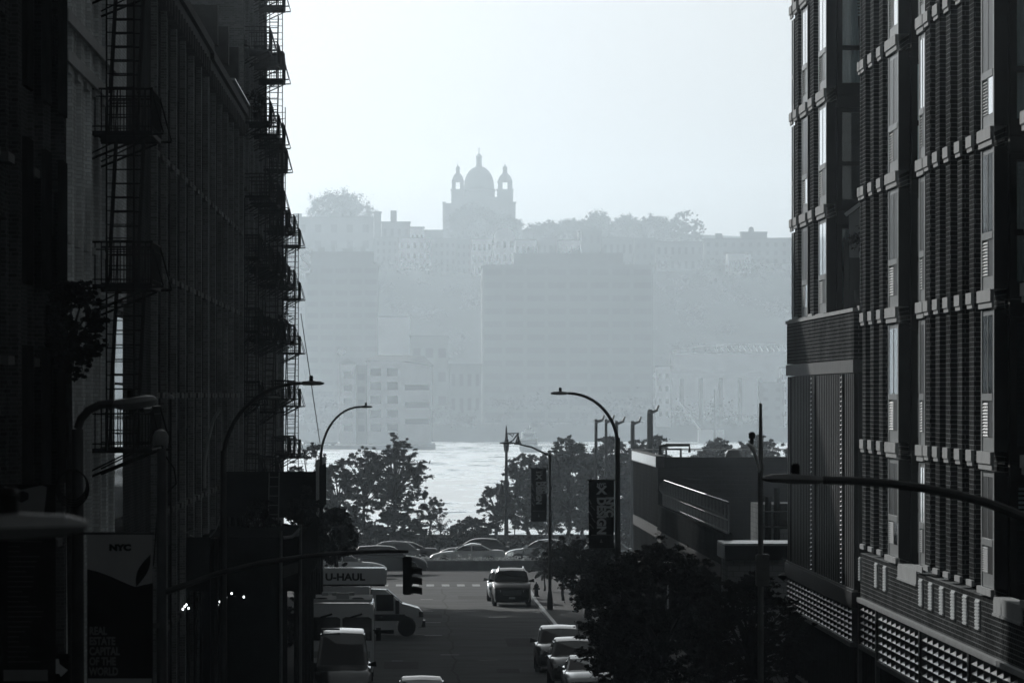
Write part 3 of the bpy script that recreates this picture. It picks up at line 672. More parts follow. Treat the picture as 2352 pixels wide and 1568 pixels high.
MB().box(-9.5, -6.4, -.25, -.01, 22, 40).build('stair_panel', 'stone_dark', tb)
MB().tube([(-3.6, -.12, 22), (-3.6, -.12, 40)], .1, 6).build('drainpipe', 'metal_grey', tb)
facade('brick_building', 'last brick building on the left with stacked fire escapes over the river view', 336.05, 352, 23.75, 4, 3.6, 2.82, 7, 'brick_mid', .42, .62, .2, .14, cat='building', cornice='stone_dark')

facade('brick_building', 'slightly lower brick building squeezed between the tall block and the last building', 311.1, 336, 22.1, 6, 3.6, 2.82, 6, 'brick_mid', .42, .62, .2, .14, cat='building')
def fire_escape(label, xw, xo, D0, D1, floors, rail=.92, ladder=True, gap=.2, tie=True, lad_top=None, lad_bottom=None, steps=True, lx=None):
    # iron balconies on a wall at x = xw reaching out to xo, hung one above the other, joined by stairs and a ladder
    t = thing('fire_escape', label, 'fire escape', (xw, (D0 + D1) / 2, 0), 0, 'iron fire escapes on the left buildings')
    W = xo - xw; a, b = -(D1 - D0) / 2, (D1 - D0) / 2
    pl = MB().box(.02, W, a, a + .07, -.1, 0).box(.02, W, b - .07, b, -.1, 0).box(W - .07, W, a + .075, b - .075, -.1, 0)
    n = int((b - a) / .24)
    for i in range(1, n): pl.box(.02, W - .072, a + (b - a) * i / n - .025, a + (b - a) * i / n + .025, -.06, -.01)
    rl = MB()
    for z in (rail, rail * .82, .1):
        for y in (a + .02, b - .02): rl.bar((.02, y, z), (W, y, z), .04 if z == rail else .026)
        rl.bar((W - .02, a, z), (W - .02, b, z), .04 if z == rail else .026)
    for y in (a + .02, b - .02):
        k = int(W / gap)
        for i in range(1, k + 1): rl.bar((W * i / k - .015, y, 0), (W * i / k - .015, y, rail), .022)
    k = int((b - a) / gap)
    for i in range(1, k): rl.bar((W - .02, a + (b - a) * i / k, 0), (W - .02, a + (b - a) * i / k, rail), .02)
    for y in (a + .02, b - .02): rl.bar((W - .02, y, 0), (W - .02, y, rail + .03), .05)
    bms = []
    for y in (a + .1, b - .1):
        br = MB(); bms.append(br)
        br.bar((.02, y, -.62), (W * .93, y, -.1), .045).bar((.02, y, -.5), (W * .6, y, -.1), .03)
        br.bar((W - .02, y, rail), (W + .24, y, -.04), .03).bar((W - .1, y, -.07), (W + .24, y, -.05), .05)
    st = MB(); fh = abs(floors[0] - floors[1]) if len(floors) > 1 else 3
    for x in (W * .3, W * .75): st.bar((x, a + .5, 0), (x, b - .5, fh), .05)
    for i in range(1, 11): st.box(W * .3, W * .75, a + .5 + (b - a - 1) * i / 11 - .1, a + .5 + (b - a - 1) * i / 11 + .1, fh * i / 11 - .015, fh * i / 11 + .015)
    for x in (W * .3, W * .75): st.bar((x, a + .5, .85), (x, b - .5, fh + .85), .03)
    pm, rm_, bm2, sm2 = pl.mesh('platform', 'metal_dark'), rl.mesh('railing', 'metal_dark'), [q.mesh('bracket', 'metal_dark') for q in bms], st.mesh('stair', 'metal_dark')
    for i, z in enumerate(floors):
        p = inst(pm, 'platform', t, (0, 0, z)); inst(rm_, 'railing', p); [inst(q, 'bracket', p) for q in bm2]
        if steps and i < len(floors) - 1: inst(sm2, 'stair', t, (0, 0, min(z, floors[i + 1])))
    if ladder:
        z0 = lad_bottom if lad_bottom is not None else min(floors) - 2.4; z1 = lad_top if lad_top is not None else max(floors) + 3
        l0, l1 = lx or (W - .62, W - .05)
        ld = MB().bar((l0, a - .05, z0), (l0, a - .05, z1), .035).bar((l1, a - .05, z0), (l1, a - .05, z1), .035)
        q = int((z1 - z0) / .3)
        for i in range(q): ld.bar((l0, a - .05, z0 + (i + .5) * .3), (l1, a - .05, z0 + (i + .5) * .3), .022)
        ld.build('ladder', 'metal_dark', t)
    return t
nf = fire_escape('nearest fire escape with wide railed balconies and a tall ladder', XL, -5.72, 143.5, 148.5, (9.75, 13.35, 16.7, 20.1), .92, True, .13, lad_top=26, lad_bottom=9.7, lx=(.38, .98))
for c, xo, lb, fl in ((277, -6.02, 'upper fire escape nearest on the tall loft block', (13.3, 16.3, 19.3, 22.4, 25.45, 28.5, 31.5)), (287, -5.9, 'middle fire escape of the three on the tall loft block', (13.3, 16.3, 19.3, 22.3, 25.35, 28.4, 31.4)), (297.5, -5.86, 'outermost fire escape of the tall loft block hung with covers', (13.3, 16.3, 19.3, 22.25, 25.2, 28.5, 31.4))):
    fire_escape(lb, XL, xo, c - 2.2, c + 2.2, fl, .92, c > 290, lad_top=33, lad_bottom=13, steps=c > 290)
for c, xo, lb, fl in ((322, -6.1, 'narrow fire escape at the start of the last brick building', (8, 10.8, 13.6, 16.4, 19.2)), (334, -6.05, 'second fire escape along the last brick building', (8, 10.8, 13.6, 16.4, 19.2)), (347.5, -6.02, 'last fire escape standing out against the hazy river', (7.7, 10.4, 13.2, 16.05, 18.85))):
    fire_escape(lb, XL, xo, c - 2.4, c + 2.4, fl, .86, c > 340, lad_top=20.5, lad_bottom=5.2, steps=c > 340)
fire_escape('fire escape high on the corner between the tall block and the last building', XL, -6.0, 309, 312.8, (18.7, 21.6), .95, True, lad_top=24.5, lad_bottom=16)
fire_escape('fire escape low on the dark wall left of the curved lamp arm', XL, -6.3, 268.5, 273, (7.6, 10.6, 13.6, 16.6), .9, True, lad_top=19, lad_bottom=5)
fire_escape('fire escape low on the dark wall of the tall block above the sheds', XL, -6.3, 301, 306, (7.2, 10.2, 16.0), .9, True, lad_top=17, lad_bottom=5)
# canvas cover thrown over a railing, tangled potted plants on the balconies
tag(MB().loft([[(-7.0, 295.2, 26.15), (-5.8, 295.2, 26.3), (-5.75, 295.3, 25.55), (-7.0, 295.3, 25.75)], [(-7.0, 295.5, 26.25), (-5.9, 295.5, 26.45), (-5.85, 295.5, 25.7), (-7.0, 295.5, 25.8)], [(-7.0, 296.2, 26.15), (-6.0, 296.2, 26.2), (-5.9, 296.2, 25.7), (-7.0, 296.2, 25.8)]]).build('canvas_cover', 'bag'), 'dark canvas cover slung over the highest fire escape railing', 'cover')
for i, (x, d, z, lb) in enumerate(((-6.6, 276, 22.5, 'bushy potted plant on the middle balcony of the tall block'), (-6.6, 310, 21.7, 'tangle of climbing plants on the corner fire escape'), (-6.7, 332, 13.7, 'small potted plant on the last brick building'))):
    t = thing('potted_plant', lb, 'plant', (x, d, z), 0, 'plants on the fire escapes')
    MB().lathe([(.14, 0), (.2, .3), (.22, .32)], (0, 0, 0), 'z', 10).build('pot', 'stone_dark', t)
    inst(leaf_mesh('foliage', [(0, 0, .6), (.15, .1, .9), (-.15, 0, 1.1)], [.35, .3, .3], 120, .1, 'leaf_black', 70 + i), 'foliage', t)
# thin cable from the last building down to the lamp pole
def cable(pts, r, label, m='metal_dark', name='cable', sag=0., group=None, cat='cable'):
    P, Q = Vector(pts[0]), Vector(pts[-1]); n = 14; out = []
    for i in range(n + 1):
        u = i / n; p = P.lerp(Q, u) if len(pts) == 2 else Vector(pts[min(int(u * (len(pts) - 1)), len(pts) - 2)]).lerp(Vector(pts[min(int(u * (len(pts) - 1)) + 1, len(pts) - 1)]), u * (len(pts) - 1) - min(int(u * (len(pts) - 1)), len(pts) - 2))
        p.z -= sag * 4 * u * (1 - u); out.append(p)
    return tag(MB().tube(out, r, 5).build(name, m), label, cat, group)
cable([(-5.95, 346, WZ(720, 346)), (WX(737, 310), 310, WZ(1030, 310))], .022, 'long thin cable slanting from the last fire escape to the curved lamp pole')
cable([(WX(385, 205), 205, WZ(1232, 205)), (WX(447, 200), 200, WZ(1215, 200))], .02, 'short taut pale wire beside the signal pole', 'galv', 'wire', .03)
cable([(WX(436, 200), 200, WZ(1228, 200)), (WX(470, 200), 200, WZ(1247, 200)), (WX(497, 200), 200, WZ(1215, 200)), (WX(512, 200), 200, WZ(1165, 200))], .022, 'pale wire hanging in a deep loop over the shed roof', 'galv', 'wire')
# sheds and scaffolds over the pavement
sh = thing('sidewalk_shed', 'black plywood sidewalk shed with a lit entrance under it', 'shed', (0, 200, 0))
MB().box(-7.05, -3.5, 0, 34, 6.05, 6.25).build('deck', 'plywood', sh)
MB().box(-7.05, -3.5, -.06, -.01, 4.95, 6.6).box(-3.5, -3.44, -.06, 34, 4.95, 6.6).build('parapet_board', 'plywood', sh)
for i in range(6):
    for x in (-6.9, -3.6): MB().tube([(x, .3 + i * 6.4, .1), (x, .3 + i * 6.4, 6.03)], .06, 6).build('post', 'metal_dark', sh)
MB().box(-7.05, -4.2, 18, 18.1, .14, 4.9).build('back_board', 'plywood', sh)
sh2 = thing('scaffold_shed', 'taller dark shed with a plywood parapet and a white corner post', 'shed', (0, 243, 0))
MB().box(-7.05, -3.7, 0, 30, 6.6, 6.8).build('deck', 'plywood', sh2)
MB().box(-7.05, -3.7, -.06, -.01, 6.4, 8.1).box(-3.7, -3.64, -.06, 30, 6.4, 8.1).build('parapet_board', 'plywood', sh2)
MB().box(-3.62, -3.5, -.1, .02, 5.9, 8.5).build('corner_post', 'metal_pale', sh2)
for i in range(5):
    for x in (-6.9, -3.8): MB().tube([(x, .3 + i * 7, .1), (x, .3 + i * 7, 6.58)], .06, 6).build('post', 'metal_dark', sh2)
for x, lb in ((645, 'left one of two slim pale posts with a festoon between them'), (690, 'right one of two slim pale posts with a festoon between them')):
    tag(MB().tube([(WX(x, 197), 197, .1), (WX(x, 197), 197, WZ(1218 if x < 660 else 1205, 197))], .05, 6).build('post', 'metal_grey'), lb, 'post', 'slim posts by the shed')
cable([(WX(651, 197), 197, WZ(1234, 197)), (WX(672, 197), 197, WZ(1230, 197)), (WX(690, 197), 197, WZ(1213, 197))], .05, 'crumpled pale festoon strung between two slim posts', 'metal_pale', 'festoon', .02, cat='festoon')
tag(MB().prism([(WX(648, 197), WZ(1300, 197)), (WX(686, 197), WZ(1290, 197)), (WX(684, 197), WZ(1315, 197)), (WX(650, 197), WZ(1327, 197))], 'y', 197.05, 197.08).build('tarpaulin', 'stone_dark'), 'limp grey tarpaulin hanging between the slim posts', 'tarpaulin')
def ladder(label, x, D, z0, z1, w=.5, m='metal_grey', lean=0.):
    mb = MB().bar((x - w / 2, D, z0), (x - w / 2 + lean, D + .6, z1), .04).bar((x + w / 2, D, z0), (x + w / 2 + lean, D + .6, z1), .04)
    n = int((z1 - z0) / .32)
    for i in range(n):
        u = (i + .5) / n; mb.bar((x - w / 2 + lean * u, D + .6 * u, z0 + (z1 - z0) * u), (x + w / 2 + lean * u, D + .6 * u, z0 + (z1 - z0) * u), .03)
    return tag(mb.build('ladder', m), label, 'ladder')
ladder('grey ladder leaning upright against the taller shed', WX(627, 236), 236, WZ(1235, 236), WZ(1085, 236), .36, lean=.03)
for i, (x, y) in enumerate(((420, 1398), (424, 1392), (433, 1396), (428, 1388), (500, 1388), (505, 1381), (512, 1375), (519, 1371), (532, 1362), (560, 1370))):
    D = 203 + i * .6 if i > 3 else 198.5 + i * .2; t = thing('light_bulb', ('small lit bulb in the left cluster under the shed', 'small lit bulb in the right string under the shed')[i > 3], 'bulb', (WX(x, D), D, WZ(y, D)), 0, ('bulbs left under the shed', 'bulbs right under the shed')[i > 3])
    MB().ball((0, 0, 0), .032, .032, .04, 8, 6).build('globe', 'bulb', t)
    MB().lathe([(.028, .055), (.028, .11), (.006, .12), (.006, .3)], (0, 0, 0), 'z', 6).build('socket', 'plastic', t)
# ------------------------------------------------------------------ right: apartment house
XR = 11.4; FH = 3.2; SILL = [9.8 + FH * k for k in range(6)]; ZT = 30.
ab = thing('apartment_house', 'tall black brick apartment house with pale stone bands and metal window bays', 'apartment house', (XR, 0, 0))
RC = .26                                                    # depth of the recess between the piers
core = MB()
core.box(1.62, 26, 118, 197.4, 0, ZT)                        # back body
core.box(RC, 1.615, 181.55, 197.4, 12.9, ZT).box(RC, 1.615, 154.55, 167.3, 6.9, ZT).box(RC, 1.615, 129.2, 147.0, 6.9, ZT).box(RC, 1.615, 118, 122.0, 6.9, ZT)
core.build('wall', 'brick_black', ab)
base = MB().box(.0, 1.615, 118, 167.2, 5.78, 6.9); base.build('base_wall', 'brick_black', ab)
MB().box(RC + .01, 1.61, 167.305, 167.4, 13.16, ZT).box(RC + .01, 1.61, 147.005, 147.1, 7.1, ZT).build('bounce_plate', 'stone', ab)  # unseen pale plates added to bounce sun onto the recess windows
def pier(y, w, z0, wide=False):
    p = MB().box(0, RC - .002, y - w / 2, y + w / 2, z0, ZT).build('pier', 'brick_black', ab)
    for z in SILL[:5]:
        if z - .5 > z0:
            c = MB().box(-.07, -.001, y - w / 2 - .08, y + w / 2 + .08, z - .23, z).box(-.045, -.001, y - w / 2 - .04, y + w / 2 + .04, z - .32, z - .231); c.build('band_block', 'stone', p)
    MB().box(-.06, -.001, y - w / 2 - .1, y + w / 2 + .1, z0 - .02, z0 + .1).build('foot_block', 'stone', p)
RW = random.Random(12)
def bay(y0, y1, z0, metal='metal_pale'):
    # projecting metal window bay: one window per storey with glazing, transom and louvre
    L = y1 - y0; zs = [z0] + [z for z in SILL if z > z0 + .6]
    for k, zb in enumerate(zs):
        zt = zs[k + 1] - .40 if k + 1 < len(zs) else ZT
        h = zt - zb
        w = MB().box(.0, RC - .002, y0, y0 + .3, zb, zt).box(.0, RC - .002, y1 - .22, y1, zb, zt).box(.02, RC - .002, y0 + .301, y1 - .221, zb, zb + .28).box(.02, RC - .002, y0 + .301, y1 - .221, zt - .1, zt)
        tz = zb + h * .36
        w.box(-.012, RC - .002, y0 + .301, y1 - .221, tz, tz + .14).box(.005, RC - .002, (y0 + y1) / 2 - .05, (y0 + y1) / 2 + .05, zb + .281, tz - .001).box(.005, RC - .002, (y0 + y1) / 2 - .05, (y0 + y1) / 2 + .05, tz + .141, zt - .101)
        wo = w.build('window', metal, ab)
        MB().box(-.004, RC, y0 - .03, y0 - .001, zb, zt).build('shade_cheek', 'panel_dark', wo)  # dark plate painted in for the shade on the bay's near side
        MB().box(.012, .08, y0 + .301, y1 - .221, tz + .141, zt - .101).build('pane', RW.choice(('glass_flat', 'glass_flat', 'glass_dim')), wo)
        lm = (y0 + y1) / 2 + .06
        MB().box(.012, .08, y0 + .301, lm - .111, zb + .281, tz - .001).build('pane', RW.choice(('glass_flat', 'glass_dim', 'glass_dim')), wo)
        lv = MB(); n = 11; zz0, zz1 = zb + .3, tz - .02
        for i in range(n):
            z = zz0 + (zz1 - zz0) * i / n; d = (zz1 - zz0) / n
            lv.add([(.0, lm, z), (.0, y1 - .23, z), (.05, y1 - .23, z + d * .8), (.05, lm, z + d * .8), (.03, lm, z - .0), (.03, y1 - .23, z)], [(0, 1, 2, 3), (0, 3, 2, 1), (0, 4, 5, 1)])
        lv.box(.055, .07, lm, y1 - .23, zz0, zz1)
        lv.build('louvre', 'louvre', wo)
        if k:
            MB().box(-.08, -.005, y0 - .02, y1 + .1, zb - .24, zb - .002).box(-.05, -.005, y0 - .01, y1 + .05, zb - .36, zb - .242).build('band_block', 'stone', wo)
        else: MB().box(-.08, -.005, y0 - .1, y1 + .1, zb - .14, zb - .002).build('sill', 'stone', wo)
for y in (145.25, 142.6, 139.8, 136.8, 133.9): pier(y, 1.15, 7.05)
for y in (165.9, 163.0, 159.9): pier(y, 1.2, 7.05)
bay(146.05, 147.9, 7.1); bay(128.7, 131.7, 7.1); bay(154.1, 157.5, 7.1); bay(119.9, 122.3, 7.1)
pier(195.1, 1.6, 13.15); pier(187.6, 1.7, 13.15)
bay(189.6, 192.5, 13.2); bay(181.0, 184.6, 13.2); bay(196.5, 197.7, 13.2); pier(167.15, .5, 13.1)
def endwin(Y, x0, x1, z0, seed):
    # window wall facing the viewer at the end of a recess: frame, clear panes, curtains, dim room
    rnd = random.Random(seed); zs = [z0] + [z for z in SILL if z > z0 + .6]
    for k, zb in enumerate(zs):
        zt = (zs[k + 1] if k + 1 < len(zs) else ZT) - .55; a, b = x0 + .14, x1 - .05
        w = MB().box(x0, a, Y, Y + .4, zb - .2, zt).box(b, x1, Y, Y + .4, zb - .2, zt).box(a + .001, b - .001, Y, Y + .4, zb - .2, zb + .12).box(a + .001, b - .001, Y, Y + .4, zt - .12, zt).box(a + .001, b - .001, Y + .02, Y + .3, zb + 1.05, zb + 1.17)
        wo = w.build('window', 'panel_dark', ab)
        MB().box(a, b, Y + .12, Y + .13, zb + .12, zt - .12).build('pane', 'clear', wo)
        cw = rnd.uniform(.3, .55) * (b - a); cm = MB(); s = rnd.random() < .6
        xx = a + .02 if s else b - cw; n = 9
        r0 = [(xx + cw * i / n, Y + .24 + .025 * (i % 2), 0) for i in range(n + 1)]
        vs = [(p[0], p[1], zb + .15) for p in r0] + [(p[0] - (cw * .2 * i / n if s else 0), p[1], zt - .15) for i, p in enumerate(r0)]
        cm.add(vs, [(i, i + 1, n + 2 + i, n + 1 + i) for i in range(n)] + [(n + 1 + i, n + 2 + i, i + 1, i) for i in range(n)])
        cm.build('curtain', 'curtain', wo)
        if k % 2 == 0:
            bl = MB()
            for i in range(6): bl.box(a + .05, b - .05, Y + .2, Y + .21, zt - .2 - i * .09, zt - .15 - i * .09)
            bl.build('blind', 'curtain', wo)
        MB().box(x0, x1, Y - .05, Y + .4, zt + .002, zt + .34).build('spandrel', 'panel_dark', wo)
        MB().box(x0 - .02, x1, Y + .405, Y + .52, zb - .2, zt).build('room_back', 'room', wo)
endwin(181.0, .3, 1.6, 13.3, 3); endwin(154.0, .3, 1.6, 7.1, 5); endwin(128.6, .3, 1.6, 7.1, 8)
# projecting podium: brick parapet, metal band, corrugated cladding, ledge
px = -.15
pod = MB().box(px, 1.61, 167.4, 197.5, 11.85, 13.05).build('podium_wall', 'brick_black', ab)
MB().box(px - .04, 1.61, 167.35, 197.55, 13.055, 13.15).build('coping', 'stone', pod)
MB().box(px - .03, 1.6, 167.37, 197.53, 11.5, 11.83).build('metal_band', 'metal_grey', ab)
MB().box(px + .11, 1.6, 167.42, 197.48, 5.9, 11.49).build('backing', 'panel', ab)
rb = MB(); n = 40; w = 30.0 / n
for i in range(n):
    y = 167.45 + i * w
    if i % 16 in (5,): continue
    rb.prism([(px + .109, y), (px + .03, y + .1 * w), (px, y + .18 * w), (px, y + .62 * w), (px + .03, y + .7 * w), (px + .109, y + .82 * w)][::-1], 'z', 5.95, 11.48)
rb.build('corrugated_cladding', 'panel', ab)
for q, yy in enumerate((172.4, 185.4)):
    fn = MB()
    for i in range(44): fn.add([(px + .1, yy - .25, 6 + i * .125), (px - .03, yy - .25, 6 + i * .125), (px - .03, yy + .2, 6 + i * .125), (px + .1, yy + .2, 6 + i * .125), (px + .1, yy - .25, 6.08 + i * .125), (px + .1, yy + .2, 6.08 + i * .125)], [(0, 1, 2, 3), (1, 4, 5, 2), (0, 4, 1), (3, 2, 5)])
    fn.build('fin_strip', 'metal_grey', ab)
MB().box(px - .06, 1.6, 167.4, 197.6, 5.5, 5.89).build('ledge', 'panel', ab)
sc = MB()
for i in range(60): sc.box(px - .05, px + .06, 167.6 + i * .5, 167.75 + i * .5, 5.895, 5.96)
sc.build('ledge_studs', 'metal_pale', ab)
MB().lathe([(.02, -.1), (.16, 0), (.16, .06), (.02, .12)], (px - .12, 197.3, 5.45), 'z', 10).build('floodlight', 'plastic', ab)
MB().box(-.1, 1.6, 118, 167.3, 5.66, 5.77).build('ledge', 'stone', ab)
vn = [(167.3, .9), (161.2, .9), (158.2, 1.), (147, 1.), (144.2, 1.), (141.2, 1.), (138.2, 1.), (135.2, 1.), (132.2, 1.)]
vm = MB().box(-.03, -.001, -.5, .5, 0, .62)
for i in range(9): vm.box(-.05, -.031, -.46, .46, .02 + i * .066, .06 + i * .066)
vme = vm.mesh('vent', 'louvre')
for y, w in vn: inst(vme, 'vent', ab, (0, y, 6.18), 0, (1, w, 1))
for y0, y1 in ((148.3, 154.0), (122.6, 128.6)): MB().box(-.03, .3, y0, y1, 6.66, 6.97).box(-.05, .3, y0, y1, 6.6, 6.655).build('planter_panel', 'stone', ab)
# egg-crate louvre band over the shop fronts
def crate(y0, y1, z0, z1, x0, x1):
    g = MB(); n = max(1, round((y1 - y0) / 1.5)); rows = 6
    for i in range(n + 1):
        y = y0 + (y1 - y0) * i / n; g.box(x0, x1, y - .03, y + .03, z0, z1)
    for i in range(n):
        a, b = y0 + (y1 - y0) * i / n + .031, y0 + (y1 - y0) * (i + 1) / n - .031
        for r in range(rows + 1):
            z = z0 + (z1 - z0) * r / rows; g.add([(x0, a, z - .02), (x0, b, z - .02), (x1, b, z + .07), (x1, a, z + .07), (x0, a, z), (x0, b, z), (x1, b, z + .09), (x1, a, z + .09)], [(0, 1, 2, 3), (7, 6, 5, 4), (0, 4, 5, 1), (2, 6, 7, 3)])
    return g
for y0, y1, z0, z1, xx in ((168, 197.3, 4.62, 5.48, px - .02), (161.2, 167.0, 4.62, 5.64, -.02), (147.4, 160.6, 4.45, 5.64, -.02), (134.4, 146.8, 4.45, 5.64, -.02), (122, 133.8, 4.45, 5.64, -.02), (118, 121.4, 4.45, 5.64, -.02)):
    crate(y0, y1, z0, z1, xx, xx + .15).build('louvre_screen', 'galv' if y0 < 160 else 'metal_grey', ab)
    MB().box(xx + .16, 1.6, y0, y1, z0, z1).build('louvre_backing', 'plastic', ab)
    MB().box(xx - .04, xx + .3, y0, y1, z0 - .15, z0 - .03).build('shop_beam', 'metal_grey', ab)
    sg = MB().box(xx + .12, xx + .14, y0 + .05, y1 - .05, .5, z0 - .16).build('shop_window', 'glass_flat', ab)
    mu = MB(); n = max(2, int((y1 - y0) / 1.6))
    for i in range(n + 1): y = y0 + .03 + (y1 - y0 - .06) * i / n; mu.box(xx + .05, xx + .119, y - .03, y + .03, .5, z0 - .16)
    mu.box(xx + .04, xx + .118, y0, y1, 2.6, 2.7)
    mu.build('mullions', 'metal_dark', sg)
for y in (167.2, 160.9, 147.1, 134.1, 121.7): MB().box(-.06, .5, y - .2, y + .2, .14, 5.65).build('shop_pier', 'metal_grey', ab)
MB().box(px + .2, 1.61, 118, 197.4, .1, .49).build('plinth', 'stone_dark', ab)
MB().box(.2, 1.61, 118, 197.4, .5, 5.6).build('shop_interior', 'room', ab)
# terrace on the podium
tag(MB().box(XR + .45, XR + 1.6, 180.5, 180.62, 13.2, 15.2).build('terrace_screen', 'panel'), 'dark timber privacy screen on the podium terrace', 'screen')
t = thing('reflected_gable', 'small pale reflected gable built as a shelter on the podium terrace', 'board', (XR + 1.0, 180.2, 13.15))  # stands in for a gable reflected in the recess glass
MB().prism([(-.42, 1.55), (.6, 1.55), (.6, 3.1), (.3, 3.25), (-.42, 2.7)], 'y', 0, .12).build('wall', 'stone', t)
MB().prism([(-.5, 2.68), (.3, 3.28), (.3, 3.4), (-.56, 2.76)], 'y', -.15, .14).build('roof', 'metal_pale', t)
MB().box(-.4, -.34, .02, .1, 0, 1.55).box(.5, .56, .02, .1, 0, 1.55).build('post', 'panel', t)
t = thing('terrace_shrub', 'bushy dark shrub in a pot on the podium terrace', 'shrub', (XR + .95, 179.5, 13.15))
MB().lathe([(.22, 0), (.3, .6), (.3, .64)], (0, 0, 0), 'z', 12).build('pot', 'stone_dark', t)
MB().tube([(0, 0, .6), (.05, 0, 1.9)], .03, 6).build('trunk', 'bark', t)
inst(leaf_mesh('crown', [(0, 0, 1.9), (.15, 0, 2.2), (-.15, .1, 2.05), (.05, 0, 2.45)], [.3, .28, .28, .22], 110, .09, 'leaf_mid', 31), 'crown', t)

# ------------------------------------------------------------------ right: low dark brick building with yard
lb = thing('brick_building', 'low windowless dark brick building with a pale stripe and flat white edged roof', 'building', (XR, 306, 0))
MB().box(0, 30, 0, 34, 0, 7.55).build('wall', 'brick_low', lb)
MB().box(-.08, .3, -.08, 34.1, 7.555, 8.1).build('parapet', 'stone_dark', lb)
MB().box(.301, 30, -.08, .3, 7.555, 8.05).build('front_parapet', 'plastic', lb)
MB().box(-.12, 30, 33.7, 34.15, 8.102, 8.16).build('parapet_cap', 'galv', lb)
MB().box(.31, 30, .31, 33.6, 7.56, 7.62).build('roof', 'stone_dark', lb)
MB().box(-.025, -.001, 0, 34, 4.27, 4.78).box(-.025, 2, -.025, -.001, 4.27, 4.78).box(-.025, -.001, 0, 34, 2.3, 2.9).build('stripe', 'stone_band', lb)
cap = MB()
for i in range(16): cap.box(-.1, -.081, i * 2.1 + .05, i * 2.1 + 2.05, 7.6, 8.06)
cap.build('parapet_panels', 'galv', lb)
def rooftop(name, lbl, cat, mb, m): return tag(mb.build(name, m), lbl, cat)
X = WX(1690, 310); rooftop('roof_vent', 'squat domed vent on the flat brick roof', 'vent', MB().lathe([(.4, 0), (.42, .45), (.3, .7), (.03, .78)], (X, 312, 7.62), 'z', 14), 'metal_grey')
X = WX(1520, 312); mb = MB().tube([(X, 314, 7.6), (X, 314, 8.5), (X + .3, 314, 8.55), (X + 1.4, 314, 8.55), (X + 1.4, 314, 8.2)], .07, 8).tube([(X + .3, 314.3, 7.6), (X + .3, 314.3, 8.35), (X + 1.0, 314.3, 8.35), (X + 1.0, 314.3, 7.6)], .06, 8)
rooftop('roof_pipes', 'bent black pipes on the low brick roof', 'pipes', mb, 'metal_dark')
ladder('slim iron ladder fixed to the brick wall behind the white yard wall', WX(1785, 305.9), 305.85, 4.2, 7.6, .5, 'metal_dark')
yw = thing('yard_wall', 'long dark brick yard wall with a pale stripe below the bent fence', 'wall', (XR, 237, 0))
MB().box(0, .3, 4, 68.9, 0, 5.75).build('wall', 'brick_low', yw)
MB().box(-.02, -.001, 4, 68.9, 4.1, 4.65).build('stripe', 'stone_band', yw)
MB().box(-.03, .34, 3.9, 68.9, 5.752, 5.83).build('coping', 'brick_low', yw)
fe = thing('security_fence', 'pale bent top security fence along the brick yard wall', 'fence', (XR + .12, 237, 5.83))
fm = MB(); n = 96
for i in range(n + 1):
    y = 4 + 62 * i / n
    fm.tube([(0, y, 0), (-.02, y, .55), (-.16, y, .72), (-.16, y, .9), (.05, y, 1.18)] if i % 1 == 0 else [], .011, 4)
fm.build('pickets', 'galv', fe)
rm = MB()
for z, x in ((.06, .02), (.5, .02), (1.17, .05)): rm.bar((x + .02, 4, z), (x + .02, 66, z), .035)
rm.build('rails', 'metal_grey', fe)
pme = MB().box(.03, .09, 0, .06, 0, 1.1).mesh('post', 'galv')
for i in range(22): inst(pme, 'post', fe, (0, 4 + i * 2.95, 0))
D = 236.; gh = thing('guard_house', 'small pale block gatehouse with a black roof edge beside the tree', 'gatehouse', (WX(1672, D), D, 0))
W = 9.
MB().box(0, W, 0, 5, 0, 5.0).build('wall', 'block_pale', gh)
MB().box(-.12, W, -.35, 5.1, 5.0, 5.52).build('fascia', 'plastic', gh)
MB().box(-.14, W, -.37, 5.12, 5.525, 5.6).build('roof_edge', 'galv', gh)
MB().box(-.16, -.125, -.3, 5, 5.05, 5.5).build('side_fascia', 'stone', gh)
MB().ball((.15, -.18, 3.95), .2, .18, .17).build('wall_lamp', 'lamp', gh)
MB().box(2.2, 3.4, -.02, -.001, .14, 2.4).build('door', 'stone_band', gh)
rl = thing('roof_railing', 'thin grey railing round the gatehouse roof', 'railing', (WX(1745, 238), 238, 5.6))
rm = MB()
for z in (.55, 1.1): rm.bar((0, 0, z), (4.5, 0, z), .04)
rm.build('rails', 'metal_grey', rl)
for i in range(4): MB().tube([(.1 + i * 1.05, 0, 0), (.1 + i * 1.05, 0, 1.1)], .025, 6).build('post', 'metal_grey', rl)
ww = thing('penthouse_wall', 'pale plant room wall with black pipes behind the gatehouse railing', 'plant room', (WX(1742, 262), 262, 0))
MB().box(0, 8, 0, 6, 0, WZ(1158, 262)).build('wall', 'block_pale', ww)
for x in (1764, 1784): MB().tube([(WX(x, 262) - WX(1742, 262), -.15, 5.), (WX(x, 262) - WX(1742, 262), -.15, WZ(1120 if x > 1770 else 1140, 262))], .13, 8).build('pipe', 'metal_dark', ww)
MB().box(.8, 1.3, -.02, -.001, 5.6, 6.6).box(1.02, 1.15, -.03, -.021, 5.6, 6.6).build('window', 'glass', ww)

